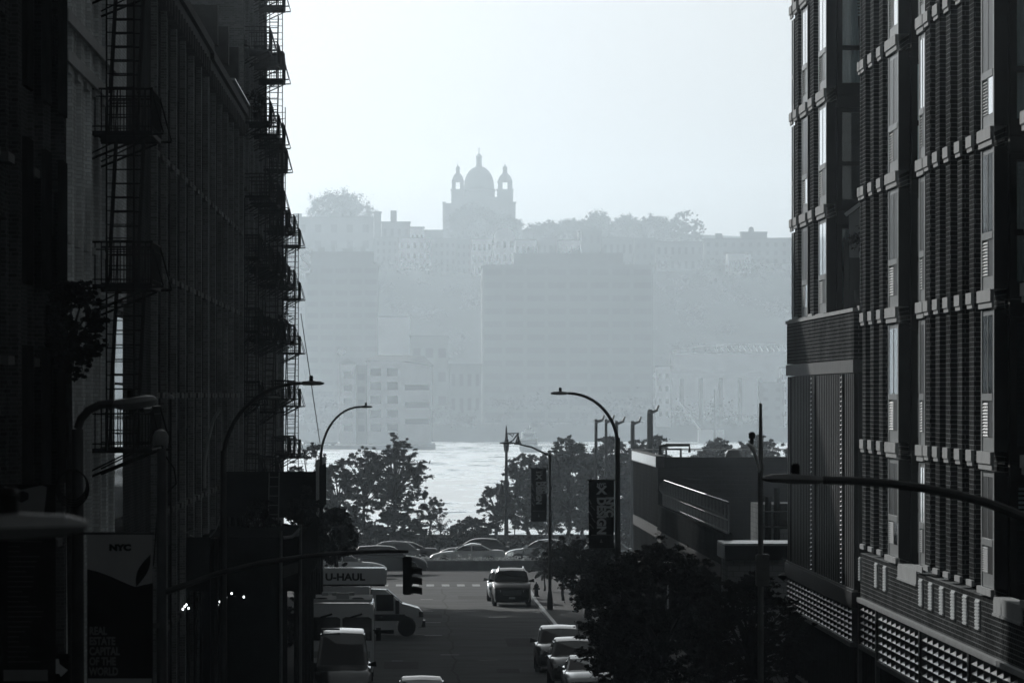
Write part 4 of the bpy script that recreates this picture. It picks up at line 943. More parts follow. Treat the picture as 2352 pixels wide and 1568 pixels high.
# buildings beside and behind the viewer close the street in
def plain_block(lbl, x0, x1, y0, y1, h, side):
    t = thing('apartment_block', lbl, 'apartment block', ((x0 + x1) / 2, (y0 + y1) / 2, 0)); w, d = (x1 - x0) / 2, (y1 - y0) / 2
    MB().box(-w, w, -d, d, 0, h).build('wall', 'brick_dark', t)
    MB().box(-w - .2, w + .2, -d - .2, d + .2, h, h + .6).build('cornice', 'stone_dark', t)
    me = MB().box(-.03, .03, -.7, .7, 0, 1.9).mesh('window', 'glass') if side != 'end' else MB().box(-.7, .7, -.03, .03, 0, 1.9).mesh('window', 'glass')
    for i in range(9):
        for k in range(8):
            if side == 'end': inst(me, 'window', t, (-w + 2 * w * (i + .5) / 9, d, 4 + 3.6 * k))
            else: inst(me, 'window', t, (-side * w, -d + 2 * d * (i + .5) / 9, 4 + 3.6 * k))
plain_block('brick block left of the viewer before the black loft', -36, XL, 30, 91.5, 34, -1)
plain_block('brick block across the street behind the viewer', -60, 60, -60, -30, 42, 'end')
# ------------------------------------------------------------------ vehicles
def lerp(a, b, t): return a + (b - a) * t
SPEC = dict(
    sedan=dict(L=4.8, W=1.84, hood=.93, cowl=1.35, rf=2.2, rr=3.25, rb=4.1, belt=.96, tail=1.05, roof=1.45, nose=.72, wr=.33, wx=(.92, 3.75)),
    suv=dict(L=4.85, W=1.94, hood=1.1, cowl=1.2, rf=1.95, rr=4.15, rb=4.68, belt=1.14, tail=1.14, roof=1.74, nose=.85, wr=.38, wx=(.95, 3.8)),
    hatch=dict(L=4.6, W=1.86, hood=1.0, cowl=1.15, rf=2.05, rr=3.75, rb=4.45, belt=1.06, tail=1.1, roof=1.62, nose=.78, wr=.35, wx=(.92, 3.62)),
    truck=dict(L=5.4, W=1.98, hood=1.2, cowl=1.4, rf=2.0, rr=4.6, rb=5.2, belt=1.22, tail=1.24, roof=1.88, nose=.95, wr=.4, wx=(1.0, 4.2)),
    van=dict(L=5.6, W=2.0, hood=1.3, cowl=.95, rf=1.75, rr=5.35, rb=5.5, belt=1.4, tail=1.45, roof=2.62, nose=.95, wr=.36, wx=(.95, 4.4)),
)
WHEEL = {}
def add_wheel(t, x, y, r, w=.22):
    k = (round(r, 2), w)
    if k not in WHEEL:
        WHEEL[k] = (MB().lathe([(r * .62, -w / 2), (r * .96, -w / 2), (r, -w / 2 + .03), (r, w / 2 - .03), (r * .96, w / 2), (r * .62, w / 2)], (0, 0, 0), 'x', 20).mesh('wheel', 'tyre'),
                    MB().lathe([(.03, -w * .47), (r * .25, -w * .47), (r * .6, -w * .40), (r * .63, 0), (r * .6, w * .40), (r * .25, w * .47), (.03, w * .47)], (0, 0, 0), 'x', 14).mesh('rim', 'rim'))
    wh = inst(WHEEL[k][0], 'wheel', t, (x, y, r)); inst(WHEEL[k][1], 'rim', wh)
def car(name, label, loc, rz, kind, paint, group=None, rack=False):
    # local frame: nose at y = 0 pointing to -y, length along +y
    s = SPEC[kind]; L, W = s['L'], s['W']; w = W / 2
    t = thing(name, label, 'car' if kind != 'van' else 'van', loc, rz, group)
    b = MB(); NS = 46
    def arch(y):
        z = .24
        for c in s['wx']:
            if abs(y - c) < s['wr'] + .07: z = max(z, math.sqrt(max(0, (s['wr'] + .07) ** 2 - (y - c) ** 2)) + s['wr'] * .95)
        return z
    def top(y):
        if y < .12: return lerp(s['nose'] - .12, s['nose'], y / .12)
        if y < s['cowl']: u = (y - .12) / (s['cowl'] - .12); return lerp(s['nose'], s['hood'] + .02, 1 - (1 - u) ** 2.2)
        if y < s['rb']: return lerp(s['belt'], s['tail'], (y - s['cowl']) / (s['rb'] - s['cowl']))
        u = (y - s['rb']) / (L - s['rb']); return s['tail'] - .05 * u * u - (.22 if kind not in ('sedan',) else .1) * max(0, u - .8) * 5
    def half(y):
        u = y / L; return w * (1 - .11 * max(0, 1 - u / .16) ** 2 - .07 * max(0, (u - .86) / .14) ** 2)
    ys = sorted(set([0, .03, .08, .16] + [L * i / NS for i in range(1, NS)] + [L - .12, L - .05, L] + [c + dy for c in s['wx'] for dy in (-s['wr'] - .07, s['wr'] + .07, -s['wr'] - .068, s['wr'] + .068)]))
    rings = []
    for y in ys:
        z0, z1, h = arch(y), top(y), half(y); z0 = min(z0, z1 - .08)
        if y == 0 or y == L: z0 = max(z0, .38)
        zm = lerp(z0, z1, .55)
        rings.append([(-h * .93, y, z0), (h * .93, y, z0), (h, y, zm - .12 if zm - .12 > z0 else zm), (h * .985, y, z1 - .07), (h * .90, y, z1), (h * .45, y, z1 + .03), (0, y, z1 + .04), (-h * .45, y, z1 + .03), (-h * .90, y, z1), (-h * .985, y, z1 - .07), (-h, y, zm - .12 if zm - .12 > z0 else zm)])
    b.loft(rings, True, True)
    # cabin
    hb, ht = w * .9, w * .74
    B = [(s['cowl'], s['belt'] - .02), (s['rf'], s['roof'] - .09), (s['rf'] + .3, s['roof'] - .01), ((s['rf'] + s['rr']) / 2, s['roof'] + .03), (s['rr'], s['roof'] - .04), (s['rb'], s['tail'] - .02)]
    def hw(z): return lerp(hb, ht, (z - s['belt']) / (s['roof'] - s['belt']))
    cr = []
    for (y, z) in B[1:5]:
        cr.append([(-hw(z) , y, z - .05), (-hw(z) * .93, y, z), (0, y, z + .03), (hw(z) * .93, y, z), (hw(z), y, z - .05)])
    rb_ = MB(); vs = []
    nfr = (-hb, s['cowl'], s['belt'] - .03), (hb, s['cowl'], s['belt'] - .03); nre = (-hb * .96, s['rb'], s['tail'] - .03), (hb * .96, s['rb'], s['tail'] - .03)
    vs = [nfr[0], nfr[1]] + cr[0] + cr[1] + cr[2] + cr[3] + [nre[0], nre[1]]
    fs = [(0, 1, 6, 5, 4, 3, 2), (17, 18, 19, 20, 21, 23, 22), (0, 2, 7, 12, 17, 22), (1, 23, 21, 16, 11, 6)]
    b.add(vs, fs, False)
    b.add(cr[0] + cr[1] + cr[2] + cr[3], [(5 * k + i, 5 * k + i + 1, 5 * k + i + 6, 5 * k + i + 5) for k in range(3) for i in range(4)], True)
    b.build('body', paint, t)
    def quad(p, m, name, off=.012):
        P = [Vector(q) for q in p]; n = (P[1] - P[0]).cross(P[2] - P[0]).normalized()
        if (sum(P, Vector()) / len(P) - Vector((0, (s['cowl'] + s['rb']) / 2, 1))).dot(n) < 0: n = -n
        A = [q + n * off for q in P] + [q - n * .01 for q in P]; k = len(P)
        MB().add(A, [tuple(range(k)), tuple(range(2 * k - 1, k - 1, -1))] + [(i, k + i, k + (i + 1) % k, (i + 1) % k) for i in range(k)]).build(name, m, t)
    yl, zl = s['cowl'], s['belt']; yt, zt = s['rf'], s['roof'] - .12
    def on_front(u, v): y = lerp(yl, yt, v); z = lerp(zl - .03, zt, v); return (u * lerp(hb, hw(zt), v), y, z)
    quad([on_front(-.9, .08), on_front(.9, .08), on_front(.88, .93), on_front(-.88, .93)], 'glass_car', 'windshield')
    def on_rear(u, v): y = lerp(s['rb'], s['rr'], v); z = lerp(s['tail'] - .03, s['roof'] - .08, v); return (u * lerp(hb * .96, hw(zt), v), y, z)
    quad([on_rear(-.85, .15), on_rear(.85, .15), on_rear(.85, .88), on_rear(-.85, .88)], 'glass_car', 'rear_window')
    ft, fl = s['rf'] - s['cowl'], s['rb'] - s['rr']
    for sg in (-1, 1):
        for k, (a0, a1) in enumerate(((s['cowl'] + .12, (s['rf'] + s['rr']) / 2 - .12), ((s['rf'] + s['rr']) / 2 - .04, s['rb'] - .16))):
            if kind == 'van' and k: continue
            z0, z1 = s['belt'] + .06, s['roof'] - .13; v0 = (z0 - s['belt']) / (s['roof'] - s['belt']); v1 = (z1 - s['belt']) / (s['roof'] - s['belt'])
            p = [(a0 + ft * v0 if k == 0 else a0, z0), (a1 if k == 0 else a1 - fl * v0, z0), (a1 if k == 0 else max(a0 + .1, a1 - fl * v1), z1), (a0 + ft * v1 if k == 0 else a0, z1)]
            quad([(sg * hw(z), y, z) for y, z in p], 'glass_car', 'side_window', .02)
        for nm, y in (('mirror', s['cowl'] + .25),):
            MB().loft([[(sg * w * .9, y, s['belt'] + .02), (sg * w * .9, y + .05, s['belt'] + .02), (sg * w * .9, y + .05, s['belt'] + .1), (sg * w * .9, y, s['belt'] + .1)], [(sg * (w + .2), y - .02, s['belt'] - .0), (sg * (w + .2), y + .1, s['belt']), (sg * (w + .18), y + .1, s['belt'] + .19), (sg * (w + .18), y - .02, s['belt'] + .19)]]).build('mirror', paint if kind != 'van' else 'plastic', t)
        MB().loft([[(sg * w * .58, -.015, s['nose'] - .2), (sg * w * .82, .06, s['nose'] - .2), (sg * w * .84, .07, s['nose'] - .07), (sg * w * .58, -.005, s['nose'] - .09)], [(sg * w * .58, .1, s['nose'] - .2), (sg * w * .8, .16, s['nose'] - .2), (sg * w * .82, .16, s['nose'] - .07), (sg * w * .58, .1, s['nose'] - .09)]]).build('headlight', 'headlight', t)
        MB().box(sg * w * .62, sg * w * .86, L - .05, L + .012, s['tail'] - .25, s['tail'] - .08).build('tail_light', 'stone_dark', t)
        for y in s['wx']: add_wheel(t, sg * (w - .11), y, s['wr'])
    gr = MB()
    for i in range(4): gr.box(-w * .5, w * .5, -.03, .05, s['nose'] - .36 + i * .07, s['nose'] - .325 + i * .07)
    gr.build('grille', 'chrome' if kind in ('suv', 'truck') else 'plastic', t)
    MB().box(-w * .8, w * .8, -.05, .08, .34, .5).build('bumper', paint if kind == 'sedan' else 'plastic', t)
    MB().box(-.16, .16, -.065, -.051, .4, .5).build('number_plate', 'plate', t)
    if rack:
        for sg in (-1, 1): MB().tube([(sg * ht * .86, s['rf'] + .2, s['roof'] + .02), (sg * ht * .86, s['rf'] + .35, s['roof'] + .09), (sg * ht * .86, s['rr'] - .3, s['roof'] + .09), (sg * ht * .86, s['rr'] - .1, s['roof'] + .02)], .025, 6).build('roof_rail', 'chrome', t)
    return t
def at(x, D): return (WX(x, D), D, .012)
car('parked_car', 'black off road wagon driving towards the viewer in the street', at(1176, 339), 0, 'truck', 'car_black', rack=True)
car('parked_car', 'silver car half hidden behind the black wagon', at(1160, 347), 0, 'hatch', 'car_silver')
car('parked_car', 'grey off road car parked farthest up the right kerb under leaves', at(1287, 258), 0, 'suv', 'car_grey', 'cars parked along the right kerb')
car('parked_car', 'dark car parked between the grey and the silver car at right', at(1321, 245), 0, 'suv', 'car_grey', 'cars parked along the right kerb')
car('parked_car', 'silver saloon parked nearest on the right at the frame edge', at(1354, 235.5), 0, 'sedan', 'car_silver', 'cars parked along the right kerb')
car('car', 'white saloon roof just showing at the bottom edge of the street', (WX(968, 220), 217.6, .01), 0, 'sedan', 'car_white')
car('van', 'high roofed dark van parked facing the viewer at bottom left', (-2.5, 229, .01), 0, 'van', 'car_grey')
Q = R(-90); Q2 = R(90)   # -90: nose to the left (-x); +90: nose to the right (+x)
def side(name, lb, x0, D, kind, paint, left=True, z=.012, **k):
    # x0 is the picture column of the nose
    return car(name, lb, (WX(x0, D), D, z), Q if left else Q2, kind, paint, 'cars on the riverside highway', **k)
side('car', 'silver hatchback with dark windows heading left behind the signal arm', 800, 418, 'hatch', 'car_grey')
side('car', 'dark saloon tail just right of the silver hatchback', 835, 424, 'sedan', 'car_black')
side('car', 'white topped dark saloon heading left in the middle of the highway', 988, 419, 'sedan', 'car_white')
side('car', 'dark hatchback close behind the saloon on the highway', 1008, 426, 'hatch', 'car_black')
side('car', 'white estate car at the right end of the highway queue', 1158, 423, 'hatch', 'car_silver')
side('car', 'pale car half hidden by the roadside tree at right', 1288, 421, 'hatch', 'car_silver')
side('car', 'big black off road car heading right in front of the planted median', 980, 400, 'suv', 'car_black', False)
side('car', 'white car roof showing over the rental truck', 888, 392, 'sedan', 'car_white', False)

# rental box truck seen from the side, nose to the right
def P2(x, y, D=297.): return (WX(x, D), WZ(y, D))
bt = thing('rental_truck', 'white rental box truck with overhanging attic standing across the street', 'truck', (WX(972, 297), 297, .01), R(0))
ox = WX(972, 297)
def lx(x): return WX(x, 297) - ox
def lz(y): return WZ(y, 297) - .01
cabp = [(lx(972), lz(1428)), (lx(973), lz(1412)), (lx(968), lz(1402)), (lx(963), lz(1396)), (lx(940), lz(1389)), (lx(924), lz(1385)), (lx(886), lz(1354)), (lx(852), lz(1353)), (lx(852), lz(1447)), (lx(905), lz(1446)), (lx(909), lz(1430)), (lx(920), lz(1418)), (lx(938), lz(1415)), (lx(952), lz(1420)), (lx(958), lz(1432)), (lx(960), lz(1440)), (lx(970), lz(1440))]
c = MB()
def sec(poly, y, k=1.): 
    cx_, cz_ = lx(900), lz(1410); return [(cx_ + (p[0] - cx_) * k, y, cz_ + (p[1] - cz_) * k) for p in poly]
c.loft([sec(cabp, .04, .97), sec(cabp, .14, .995), sec(cabp, .3), sec(cabp, 1.7), sec(cabp, 1.86, .995), sec(cabp, 1.96, .97)][::1])
c.build('cab', 'car_white', bt)
MB().box(lx(864), lx(904), .015, .035, lz(1402), lz(1365)).build('side_window', 'glass_car', bt)
q = [(lx(923), .28, lz(1386) + .02), (lx(923), 1.72, lz(1386) + .02), (lx(887.5), 1.68, lz(1356) + .03), (lx(887.5), .32, lz(1356) + .03)]
MB().add([(a + .02, b_, z_ + .03) for a, b_, z_ in q] + q, [(0, 1, 2, 3), (7, 6, 5, 4), (0, 4, 5, 1), (1, 5, 6, 2), (2, 6, 7, 3), (3, 7, 4, 0)]).build('windshield', 'glass_car', bt)
MB().box(lx(908), lx(917), -.22, -.02, lz(1409), lz(1378)).build('mirror', 'plastic', bt)
MB().box(lx(961), lx(977), .05, 1.95, lz(1440), lz(1425)).build('bumper', 'plastic', bt)
MB().box(lx(962), lx(972.5), .02, .1, lz(1416), lz(1404)).build('headlight', 'glass', bt)
MB().box(lx(856), lx(930), .022, .036, lz(1425), lz(1410)).prism([(lx(930), lz(1424)), (lx(930), lz(1412)), (lx(942), lz(1418))], 'y', .022, .036).build('side_stripe', 'stone_band', bt)
bx = MB().box(lx(690), lx(849), -.1, 2.1, lz(1446), lz(1347)).build('cargo_box', 'car_white', bt, .03)
at_ = MB().box(lx(690), lx(888), -.14, 2.14, lz(1345.5), lz(1304)).build('attic', 'car_white', bt, .07)
MB().box(lx(690), lx(884), -.148, -.141, lz(1345), lz(1341)).build('attic_stripe', 'ink', bt)
text('lettering', 'U-HAUL', .44, 'ink', bt, (lx(747), -.146, lz(1331.5)), bold=.018, sx=1.13)
MB().box(lx(850.5), lx(853), .1, 1.9, lz(1440), lz(1350)).build('headboard', 'plastic', bt)
MB().box(lx(690), lx(905), .3, 1.7, lz(1455), lz(1447.5)).build('chassis', 'plastic', bt)
for x in (934, 735):
    for y in (.14, 1.86):
        o0 = len(bpy.data.objects); add_wheel(bt, 0, 0, .41, .25)
        wv = [o for o in bpy.data.objects if o.parent == bt and o.name.startswith('wheel')][-1]
        ws = [o for o in bpy.data.objects if o.parent == bt and o.name.startswith('wheel') and o.location.length < .5 and abs(o.location.x) < 1e-6]
        for o in ws: o.location = (lx(x), y, .41); o.rotation_euler = (0, 0, R(90))
# motorhome facing the viewer
D = 249.; rv = thing('motorhome', 'pale boxy motorhome with a split windscreen facing the viewer', 'motorhome', (WX(784, D), D, .01))
w = 75 * D / F
def rz_(y): return WZ(y, D) - .01
prof = [(-w * .97, .4), (w * .97, .4), (w, 1.0), (w, rz_(1400)), (w * .96, rz_(1388)), (w * .86, rz_(1383)), (-w * .86, rz_(1383)), (-w * .96, rz_(1388)), (-w, rz_(1400)), (-w, 1.0)]
MB().loft([[(p[0] * .97, 0, p[1] * .985 + .02) for p in prof], [(p[0], .14, p[1]) for p in prof], [(p[0], 7.2, p[1]) for p in prof]]).build('body', 'car_white', rv)
MB().box(-w * .93, w * .93, .6, 6.9, rz_(1382.5), rz_(1377)).build('roof', 'stone', rv)
for a, b_ in ((-w * .93, -w * .03), (w * .03, w * .93)): MB().prism([(a, rz_(1470)), (b_, rz_(1470)), (b_, rz_(1420)), (b_ - .12, rz_(1416)), (a + .12, rz_(1416)), (a, rz_(1420))], 'y', -.03, -.005).build('windshield', 'glass_car', rv)
for a in (-w * .62, w * .3): MB().bar((a - .02, -.06, rz_(1417)), (a + .42, -.06, rz_(1409)), .06).build('wiper', 'plastic', rv)
MB().box(-.2, .28, 1.2, 2.1, rz_(1377), rz_(1364)).build('air_conditioner', 'stone', rv)
for x in (-w * .62, w * .5): MB().lathe([(.26, 0), (.26, .08), (.18, .14)], (x, 1.1, rz_(1382)), 'z', 14).build('roof_vent', 'stone_dark', rv)
for x in (742, 766, 804): MB().box(WX(x, D) - WX(784, D) - .12, WX(x, D) - WX(784, D) + .12, 5.5, 5.7, rz_(1377), rz_(1369)).build('roof_box', 'galv', rv)
MB().box(-w * .9, w * .9, -.22, -.01, .4, .75).build('bumper', 'plastic', rv)
for sg in (-1, 1):
    MB().box(sg * w * .6, sg * w * .88, -.04, -.01, .95, 1.2).build('headlight', 'headlight', rv)
    MB().box(sg * (w + .08), sg * (w + .26), -.1, .02, 1.6, 2.1).bar((sg * (w - .02), 0, 2.0), (sg * (w + .16), -.04, 1.95), .05).build('mirror', 'plastic', rv)
    for y in (1.1, 5.6): add_wheel(rv, sg * (w - .16), y, .4)
vv = [o for o in bpy.data.objects if o.name.startswith('van') and 'label' in o][0]
MB().box(-.75, -.1, 1.65, 1.95, 2.66, 2.72).build('roof_fairing', 'plastic', vv)

# ------------------------------------------------------------------ lamp posts
def arc(p, q, bulge, n=12, k=1.):
    # quarter-ellipse davit arm rising from p and bending over to q
    out = []
    for i in range(n + 1):
        a = math.pi / 2 * i / n; out.append((lerp(p[0], q[0], 1 - math.cos(a)), p[1], lerp(p[2], q[2], math.sin(a))))
    return out
def head_led(mb, x, y, z, d, L=.62, drop=0.):
    # flat LED head pointing in +/-x from its arm end at (x, z)
    r = []
    for u, hy, t, tb in ((0, .07, .035, .03), (.12, .13, .05, .05), (.5, .16, .065, .055), (.85, .15, .05, .045), (1, .1, .02, .02)):
        X = x + d * L * u; Z = z - drop * u
        r.append([(X, y - hy, Z), (X, y - hy * .6, Z + t), (X, y + hy * .6, Z + t), (X, y + hy, Z), (X, y + hy * .7, Z - tb), (X, y - hy * .7, Z - tb)])
    mb.loft(r, True, False)
def lamp(label, x, D, zarm, hx, hz, r=.09, m='pole', cell=True, L=.62, base=True, zb=.14, thick=.055, drop=0., cat='street lamp', arm='arc'):
    X = WX(x, D); t = thing('street_lamp', label, cat, (X, D, zb))
    MB().tube([(0, 0, 0), (0, 0, zarm - zb)], [r * 1.25, r * .8], 10).build('pole', m, t)
    if base: MB().lathe([(r * 2.2, 0), (r * 2.1, .5), (r * 1.5, .9), (r * 1.1, 1.0)], (0, 0, 0), 'z', 12).build('base', m, t)
    dx = WX(hx, D) - X; d = 1 if dx > 0 else -1; ze = hz - zb
    pts = arc((0, 0, zarm - zb - .3), (dx, 0, ze), 0) if arm == 'arc' else [(0, 0, zarm - zb - .1), (dx * .5, 0, lerp(zarm - zb, ze, .62)), (dx, 0, ze)]
    MB().tube(pts, [lerp(thick * 1.15, thick * .8, i / (len(pts) - 1)) for i in range(len(pts))], 8).build('arm', m, t)
    hb = MB(); head_led(hb, dx, 0, ze, d, L, drop); hd = hb.build('lamp_head', 'lamp', t)
    if cell: MB().lathe([(.05, .05), (.05, .16), (.055, .165), (.03, .2)], (dx + d * L * .45, 0, ze), 'z', 10).build('photocell', 'plastic', hd)
    return t
lamp('tall street lamp curving over from the left building row with a photocell on top', 513, 165, WZ(1035, 165), 690, WZ(880, 165), L=.6)
lamp('slim curved street lamp alone against the haze at left', 737, 310, WZ(1040, 310), 828, WZ(934, 310), L=.56)
lamp('high arched street lamp on the right side carrying the nearer banner', 1419, 225, WZ(1005, 225), 1305, WZ(903, 225), L=.6, r=.1)
lamp('plain pole with a low straight arm and the farther banner', 1263, 330, WZ(1042, 330), 1180, WZ(1017, 330), L=.7, r=.07, arm='straight', thick=.045, cell=True)
L4 = lamp('near street lamp with a long dark arm crossing the apartment house', 2500, 78, WZ(1290, 78), 1890, WZ(1102, 78), L=.72, r=.1, thick=.06, drop=-.02)
L0 = lamp('blurred street lamp head closest to the viewer at far left', -260, 31, WZ(1330, 31), -130, WZ(1215, 31), L=.68, r=.1, thick=.06, drop=-.02)
# old cobra head lamp with coil of cable
t = thing('street_lamp', 'old cobra head lamp glinting below with a cable coil on its pole', 'street lamp', (WX(178, 94), 94, .14)); ox = WX(178, 94); zz = .14
def q94(x, y): return (WX(x, 94) - ox, 0, WZ(y, 94) - zz)
MB().tube([(0, 0, 0), q94(178, 985)], [.12, .085], 10).build('pole', 'pole', t)
MB().tube([q94(178, 985), q94(186, 962), q94(203, 942), q94(228, 930), q94(262, 925)], .06, 8).build('arm', 'pole', t)
rg = []
for x, yt, yb, hy in ((258, 919, 936, .06), (275, 916, 941, .12), (305, 912, 940, .16), (335, 907, 936, .17), (352, 908, 930, .13), (361, 915, 922, .05)):
    a, b_ = q94(x, yt)[2], q94(x, yb)[2]; X = q94(x, 0)[0]; m_ = (a + b_) / 2
    rg.append([(X, -hy, m_), (X, -hy * .7, a - (a - m_) * .2), (X, 0, a), (X, hy * .7, a - (a - m_) * .2), (X, hy, m_), (X, hy * .7, b_), (X, -hy * .7, b_)])
hd = MB().loft(rg, True, True).build('lamp_head', 'lamp', t)
MB().ball(q94(332, 938), .11, .13, .07, 12, 8).build('lens', 'chrome', hd)
MB().lathe([(.05, 0), (.05, .1)], q94(300, 912), 'z', 8).build('photocell', 'plastic', hd)
cl = MB()
for k in range(4): cl.tube([(WX(168, 94) - ox + (.2 + .012 * k) * math.cos(a), -.12 - .02 * k, WZ(1112 + 3 * k, 94) - zz + (.22 + .015 * k) * math.sin(a)) for a in [2 * math.pi * i / 22 for i in range(23)]], .012, 5)
tag(cl.build('cable_coil', 'plastic'), 'loops of black cable hung on the cobra lamp pole', 'cable coil'); bpy.data.objects['cable_coil'].location = (ox, 94, zz)
# wall lamp on the dark facade
t = thing('wall_lamp', 'small curved wall lamp reaching out from the dark left facade', 'lamp', (XL + .1, 268, WZ(945, 268)))
MB().tube([(0, 0, 0), (.3, 0, .35), (.75, 0, .52), (1.05, 0, .56)], .05, 8).build('arm', 'pole', t)
hb = MB(); head_led(hb, 1.05, 0, .57, 1, .5); hb.build('lamp_head', 'lamp', t)
t = thing('conduit', 'pale bent pipe catching light on the dark warehouse front', 'pipe', (WX(470, 153), 153, 0))
MB().tube([(0, 0, WZ(1120, 153)), (0, 0, WZ(1060, 153)), (.08, 0, WZ(1010, 153)), (.2, 0, WZ(965, 153)), (.36, 0, WZ(940, 153))], .04, 8).build('pipe', 'galv', t)
t = thing('security_camera', 'small hooded lamp on a thin stalk before the dark warehouses', 'lamp', (WX(392, 150), 150, WZ(1000, 150)))
MB().tube([(0, 0, -8), (0, 0, WZ(916, 150) - WZ(1000, 150))], .025, 6).build('stalk', 'metal_dark', t)
MB().lathe([(.08, 0), (.075, .05), (.04, .09), (.01, .11)], (0, 0, WZ(916, 150) - WZ(1000, 150)), 'z', 10).build('hood', 'lamp', t)
# signal pole with mast arm
D = 140.; X = WX(371, D); t = thing('traffic_signal', 'traffic signal on a long curved mast arm over the street', 'traffic signal', (X, D, .14)); z0 = .14
MB().tube([(0, 0, 0), (0, 0, WZ(1030, D) - z0)], [.13, .1], 10).build('pole', 'pole', t)
MB().lathe([(.14, 0), (.17, .06), (.17, .2), (.12, .3), (.03, .34)], (-.02, 0, WZ(1022, D) - z0), 'z', 14).build('pole_cap', 'lamp', t)
MB().tube([(WX(x, D) - X, 0, WZ(y, D) - z0) for x, y in ((372, 1362), (420, 1345), (500, 1316), (600, 1292), (700, 1277), (800, 1269), (890, 1265), (938, 1266))], [.07, .065, .06, .055, .05, .045, .04, .035], 8).build('mast_arm', 'pole', t)
MB().tube([(WX(x, D) - X, 0, WZ(y, D) - z0) for x, y in ((376, 1040), (400, 1075), (405, 1110), (385, 1130))], .02, 6).tube([(WX(x, D) - X, .05, WZ(y, D) - z0) for x, y in ((372, 1032), (352, 1300))], .015, 6).build('wiring', 'plastic', t)
MB().box(WX(347, D) - X, WX(366, D) - X, -.1, -.08, WZ(1441, D) - z0, WZ(1430, D) - z0).build('street_plate', 'stone_dark', t)
sg = MB().box(WX(925, D) - X, WX(946, D) - X, -.12, .12, WZ(1365, D) - z0, WZ(1277, D) - z0).build('signal_housing', 'metal_dark', t, .02)
for k, y in enumerate((1311, 1334, 1356)):
    xx, zc = WX(946, D) - X, WZ(y, D) - z0; v = MB()
    rings = []
    for u, rr, dz in ((0, .105, 0), (.1, .105, -.01), (.22, .1, -.035)):
        rings.append([(xx + u, rr * math.cos(a), zc + dz + rr * math.sin(a)) for a in [math.pi * (-.15 + 1.3 * i / 10) for i in range(11)]] + [(xx + u, rr * .9 * math.cos(a), zc + dz + rr * .9 * math.sin(a)) for a in [math.pi * (1.15 - 1.3 * i / 10) for i in range(11)]])
    v.loft(rings, True, True); v.build('visor', 'metal_dark', sg)
    MB().lathe([(.095, 0), (.08, .02), (.02, .03)], (xx, 0, zc), 'x', 14).build('lens', 'glass', sg)
tag(MB().tube([(WX(492, 150), 150, .1), (WX(492, 150), 150, WZ(1235, 150))], .1, 8).build('utility_post', 'plastic'), 'plain black post crossing in front of the shed', 'post')
# right lamp seen end-on with tall rod and cabinet
D = 138.; X = WX(1747, D); t = thing('antenna_pole', 'tall grey pole with a cabinet and a glaring lamp arm before the brick building', 'pole', (X, D, .14)); z0 = .14
MB().tube([(0, 0, 0), (0, 0, WZ(1080, D) - z0), (0, 0, WZ(926, D) - z0)], [.07, .055, .03], 10).build('pole', 'metal_grey', t)
MB().tube([(-.02, 0, WZ(1085, D) - z0), (-.09, -.25, WZ(1055, D) - z0), (-.19, -.6, WZ(1030, D) - z0), (-.3, -.9, WZ(1018, D) - z0)], [.025, .035, .05, .03], 8).build('arm', 'white_metal', t)
MB().lathe([(.04, 0), (.04, .1), (.07, .12), (.07, .22), (.03, .25)], (-.22, -.7, WZ(1018, D) - z0), 'z', 10).build('photocell', 'plastic', t)
MB().box(-.1, .18, -.14, .14, WZ(1345, D) - z0, WZ(1272, D) - z0).build('cabinet', 'metal_grey', t, .02)
# pier of slim park lights behind the trees
for x, y, D, r, lb in ((1369, 962, 452, .13, 'leftmost of the slim park light masts'), (1392, 962, 456, .12, 'second slim park light mast close beside the leftmost'), (1416, 966, 448, .15, 'third slim park light mast beside the lamp arm'), (1453, 966, 440, .17, 'fourth park light mast left of the brick roof'), (1493, 940, 430, .24, 'thickest park light mast standing above the brick roof')):
    X = WX(x, D); t = thing('park_light', lb, 'park light', (X, D, 0), 0, 'slim park light masts'); zt = WZ(y, D)
    MB().tube([(0, 0, 0), (0, 0, zt - .3), (0, 0, zt)], [r, r * .8, r * .6], 8).build('mast', 'pole', t)
    MB().loft([[(-.1, -.25, zt - .25), (.1, -.25, zt - .3), (.1, .25, zt - .3), (-.1, .25, zt - .25)], [(-.12, -.25, zt - .02), (.25, -.25, zt - .12), (.25, .25, zt - .12), (-.12, .25, zt - .02)]]).prism([(.1, zt - .3), (.5, zt - .12), (.62, zt + .28), (.52, zt + .3), (.38, zt), (.1, zt - .08)], 'y', -.25, .25).build('lamp_head', 'metal_grey', t)
# bishop's crook park lamp
D = 450.; X = WX(1163, D); t = thing('park_lamp', 'ornate two level park lamp with hanging bell lanterns on the promenade', 'park lamp', (X, D, 0))
MB().lathe([(.3, 0), (.28, .7), (.16, 1.0), (.13, 2.6), (.18, 2.7), (.11, 2.9), (.1, 4.6), (.19, 4.75), (.22, 4.95), (.12, 5.15), (.09, 7.0), (.17, 7.2), (.2, 7.6), (.1, 7.9), (.05, 8.7), (.01, 8.9)], (0, 0, 0), 'z', 10).build('post', 'metal_dark', t)
MB().tube([(0, 0, 7.3), (.25, 0, 7.75), (.45, 0, 7.85), (.78, 0, 8.3), (.85, 0, 8.35)], .05, 6).tube([(0, 0, 8.32), (.85, 0, 8.35)], .04, 6).tube([(.2, 0, 8.3), (.45, 0, 8.1), (.5, 0, 8.3)], .03, 5).tube([(0, 0, 4.3), (-.3, 0, 4.6)], .04, 6).build('bracket', 'metal_dark', t)
for a, z in ((.8, 7.55), (-.32, 4.15)): MB().lathe([(.28, 0), (.25, .05), (.13, .35), (.09, .55), (.05, .6), (.05, .75), (.01, .85)], (a, 0, z), 'z', 12).build('lantern', 'metal_dark', t)

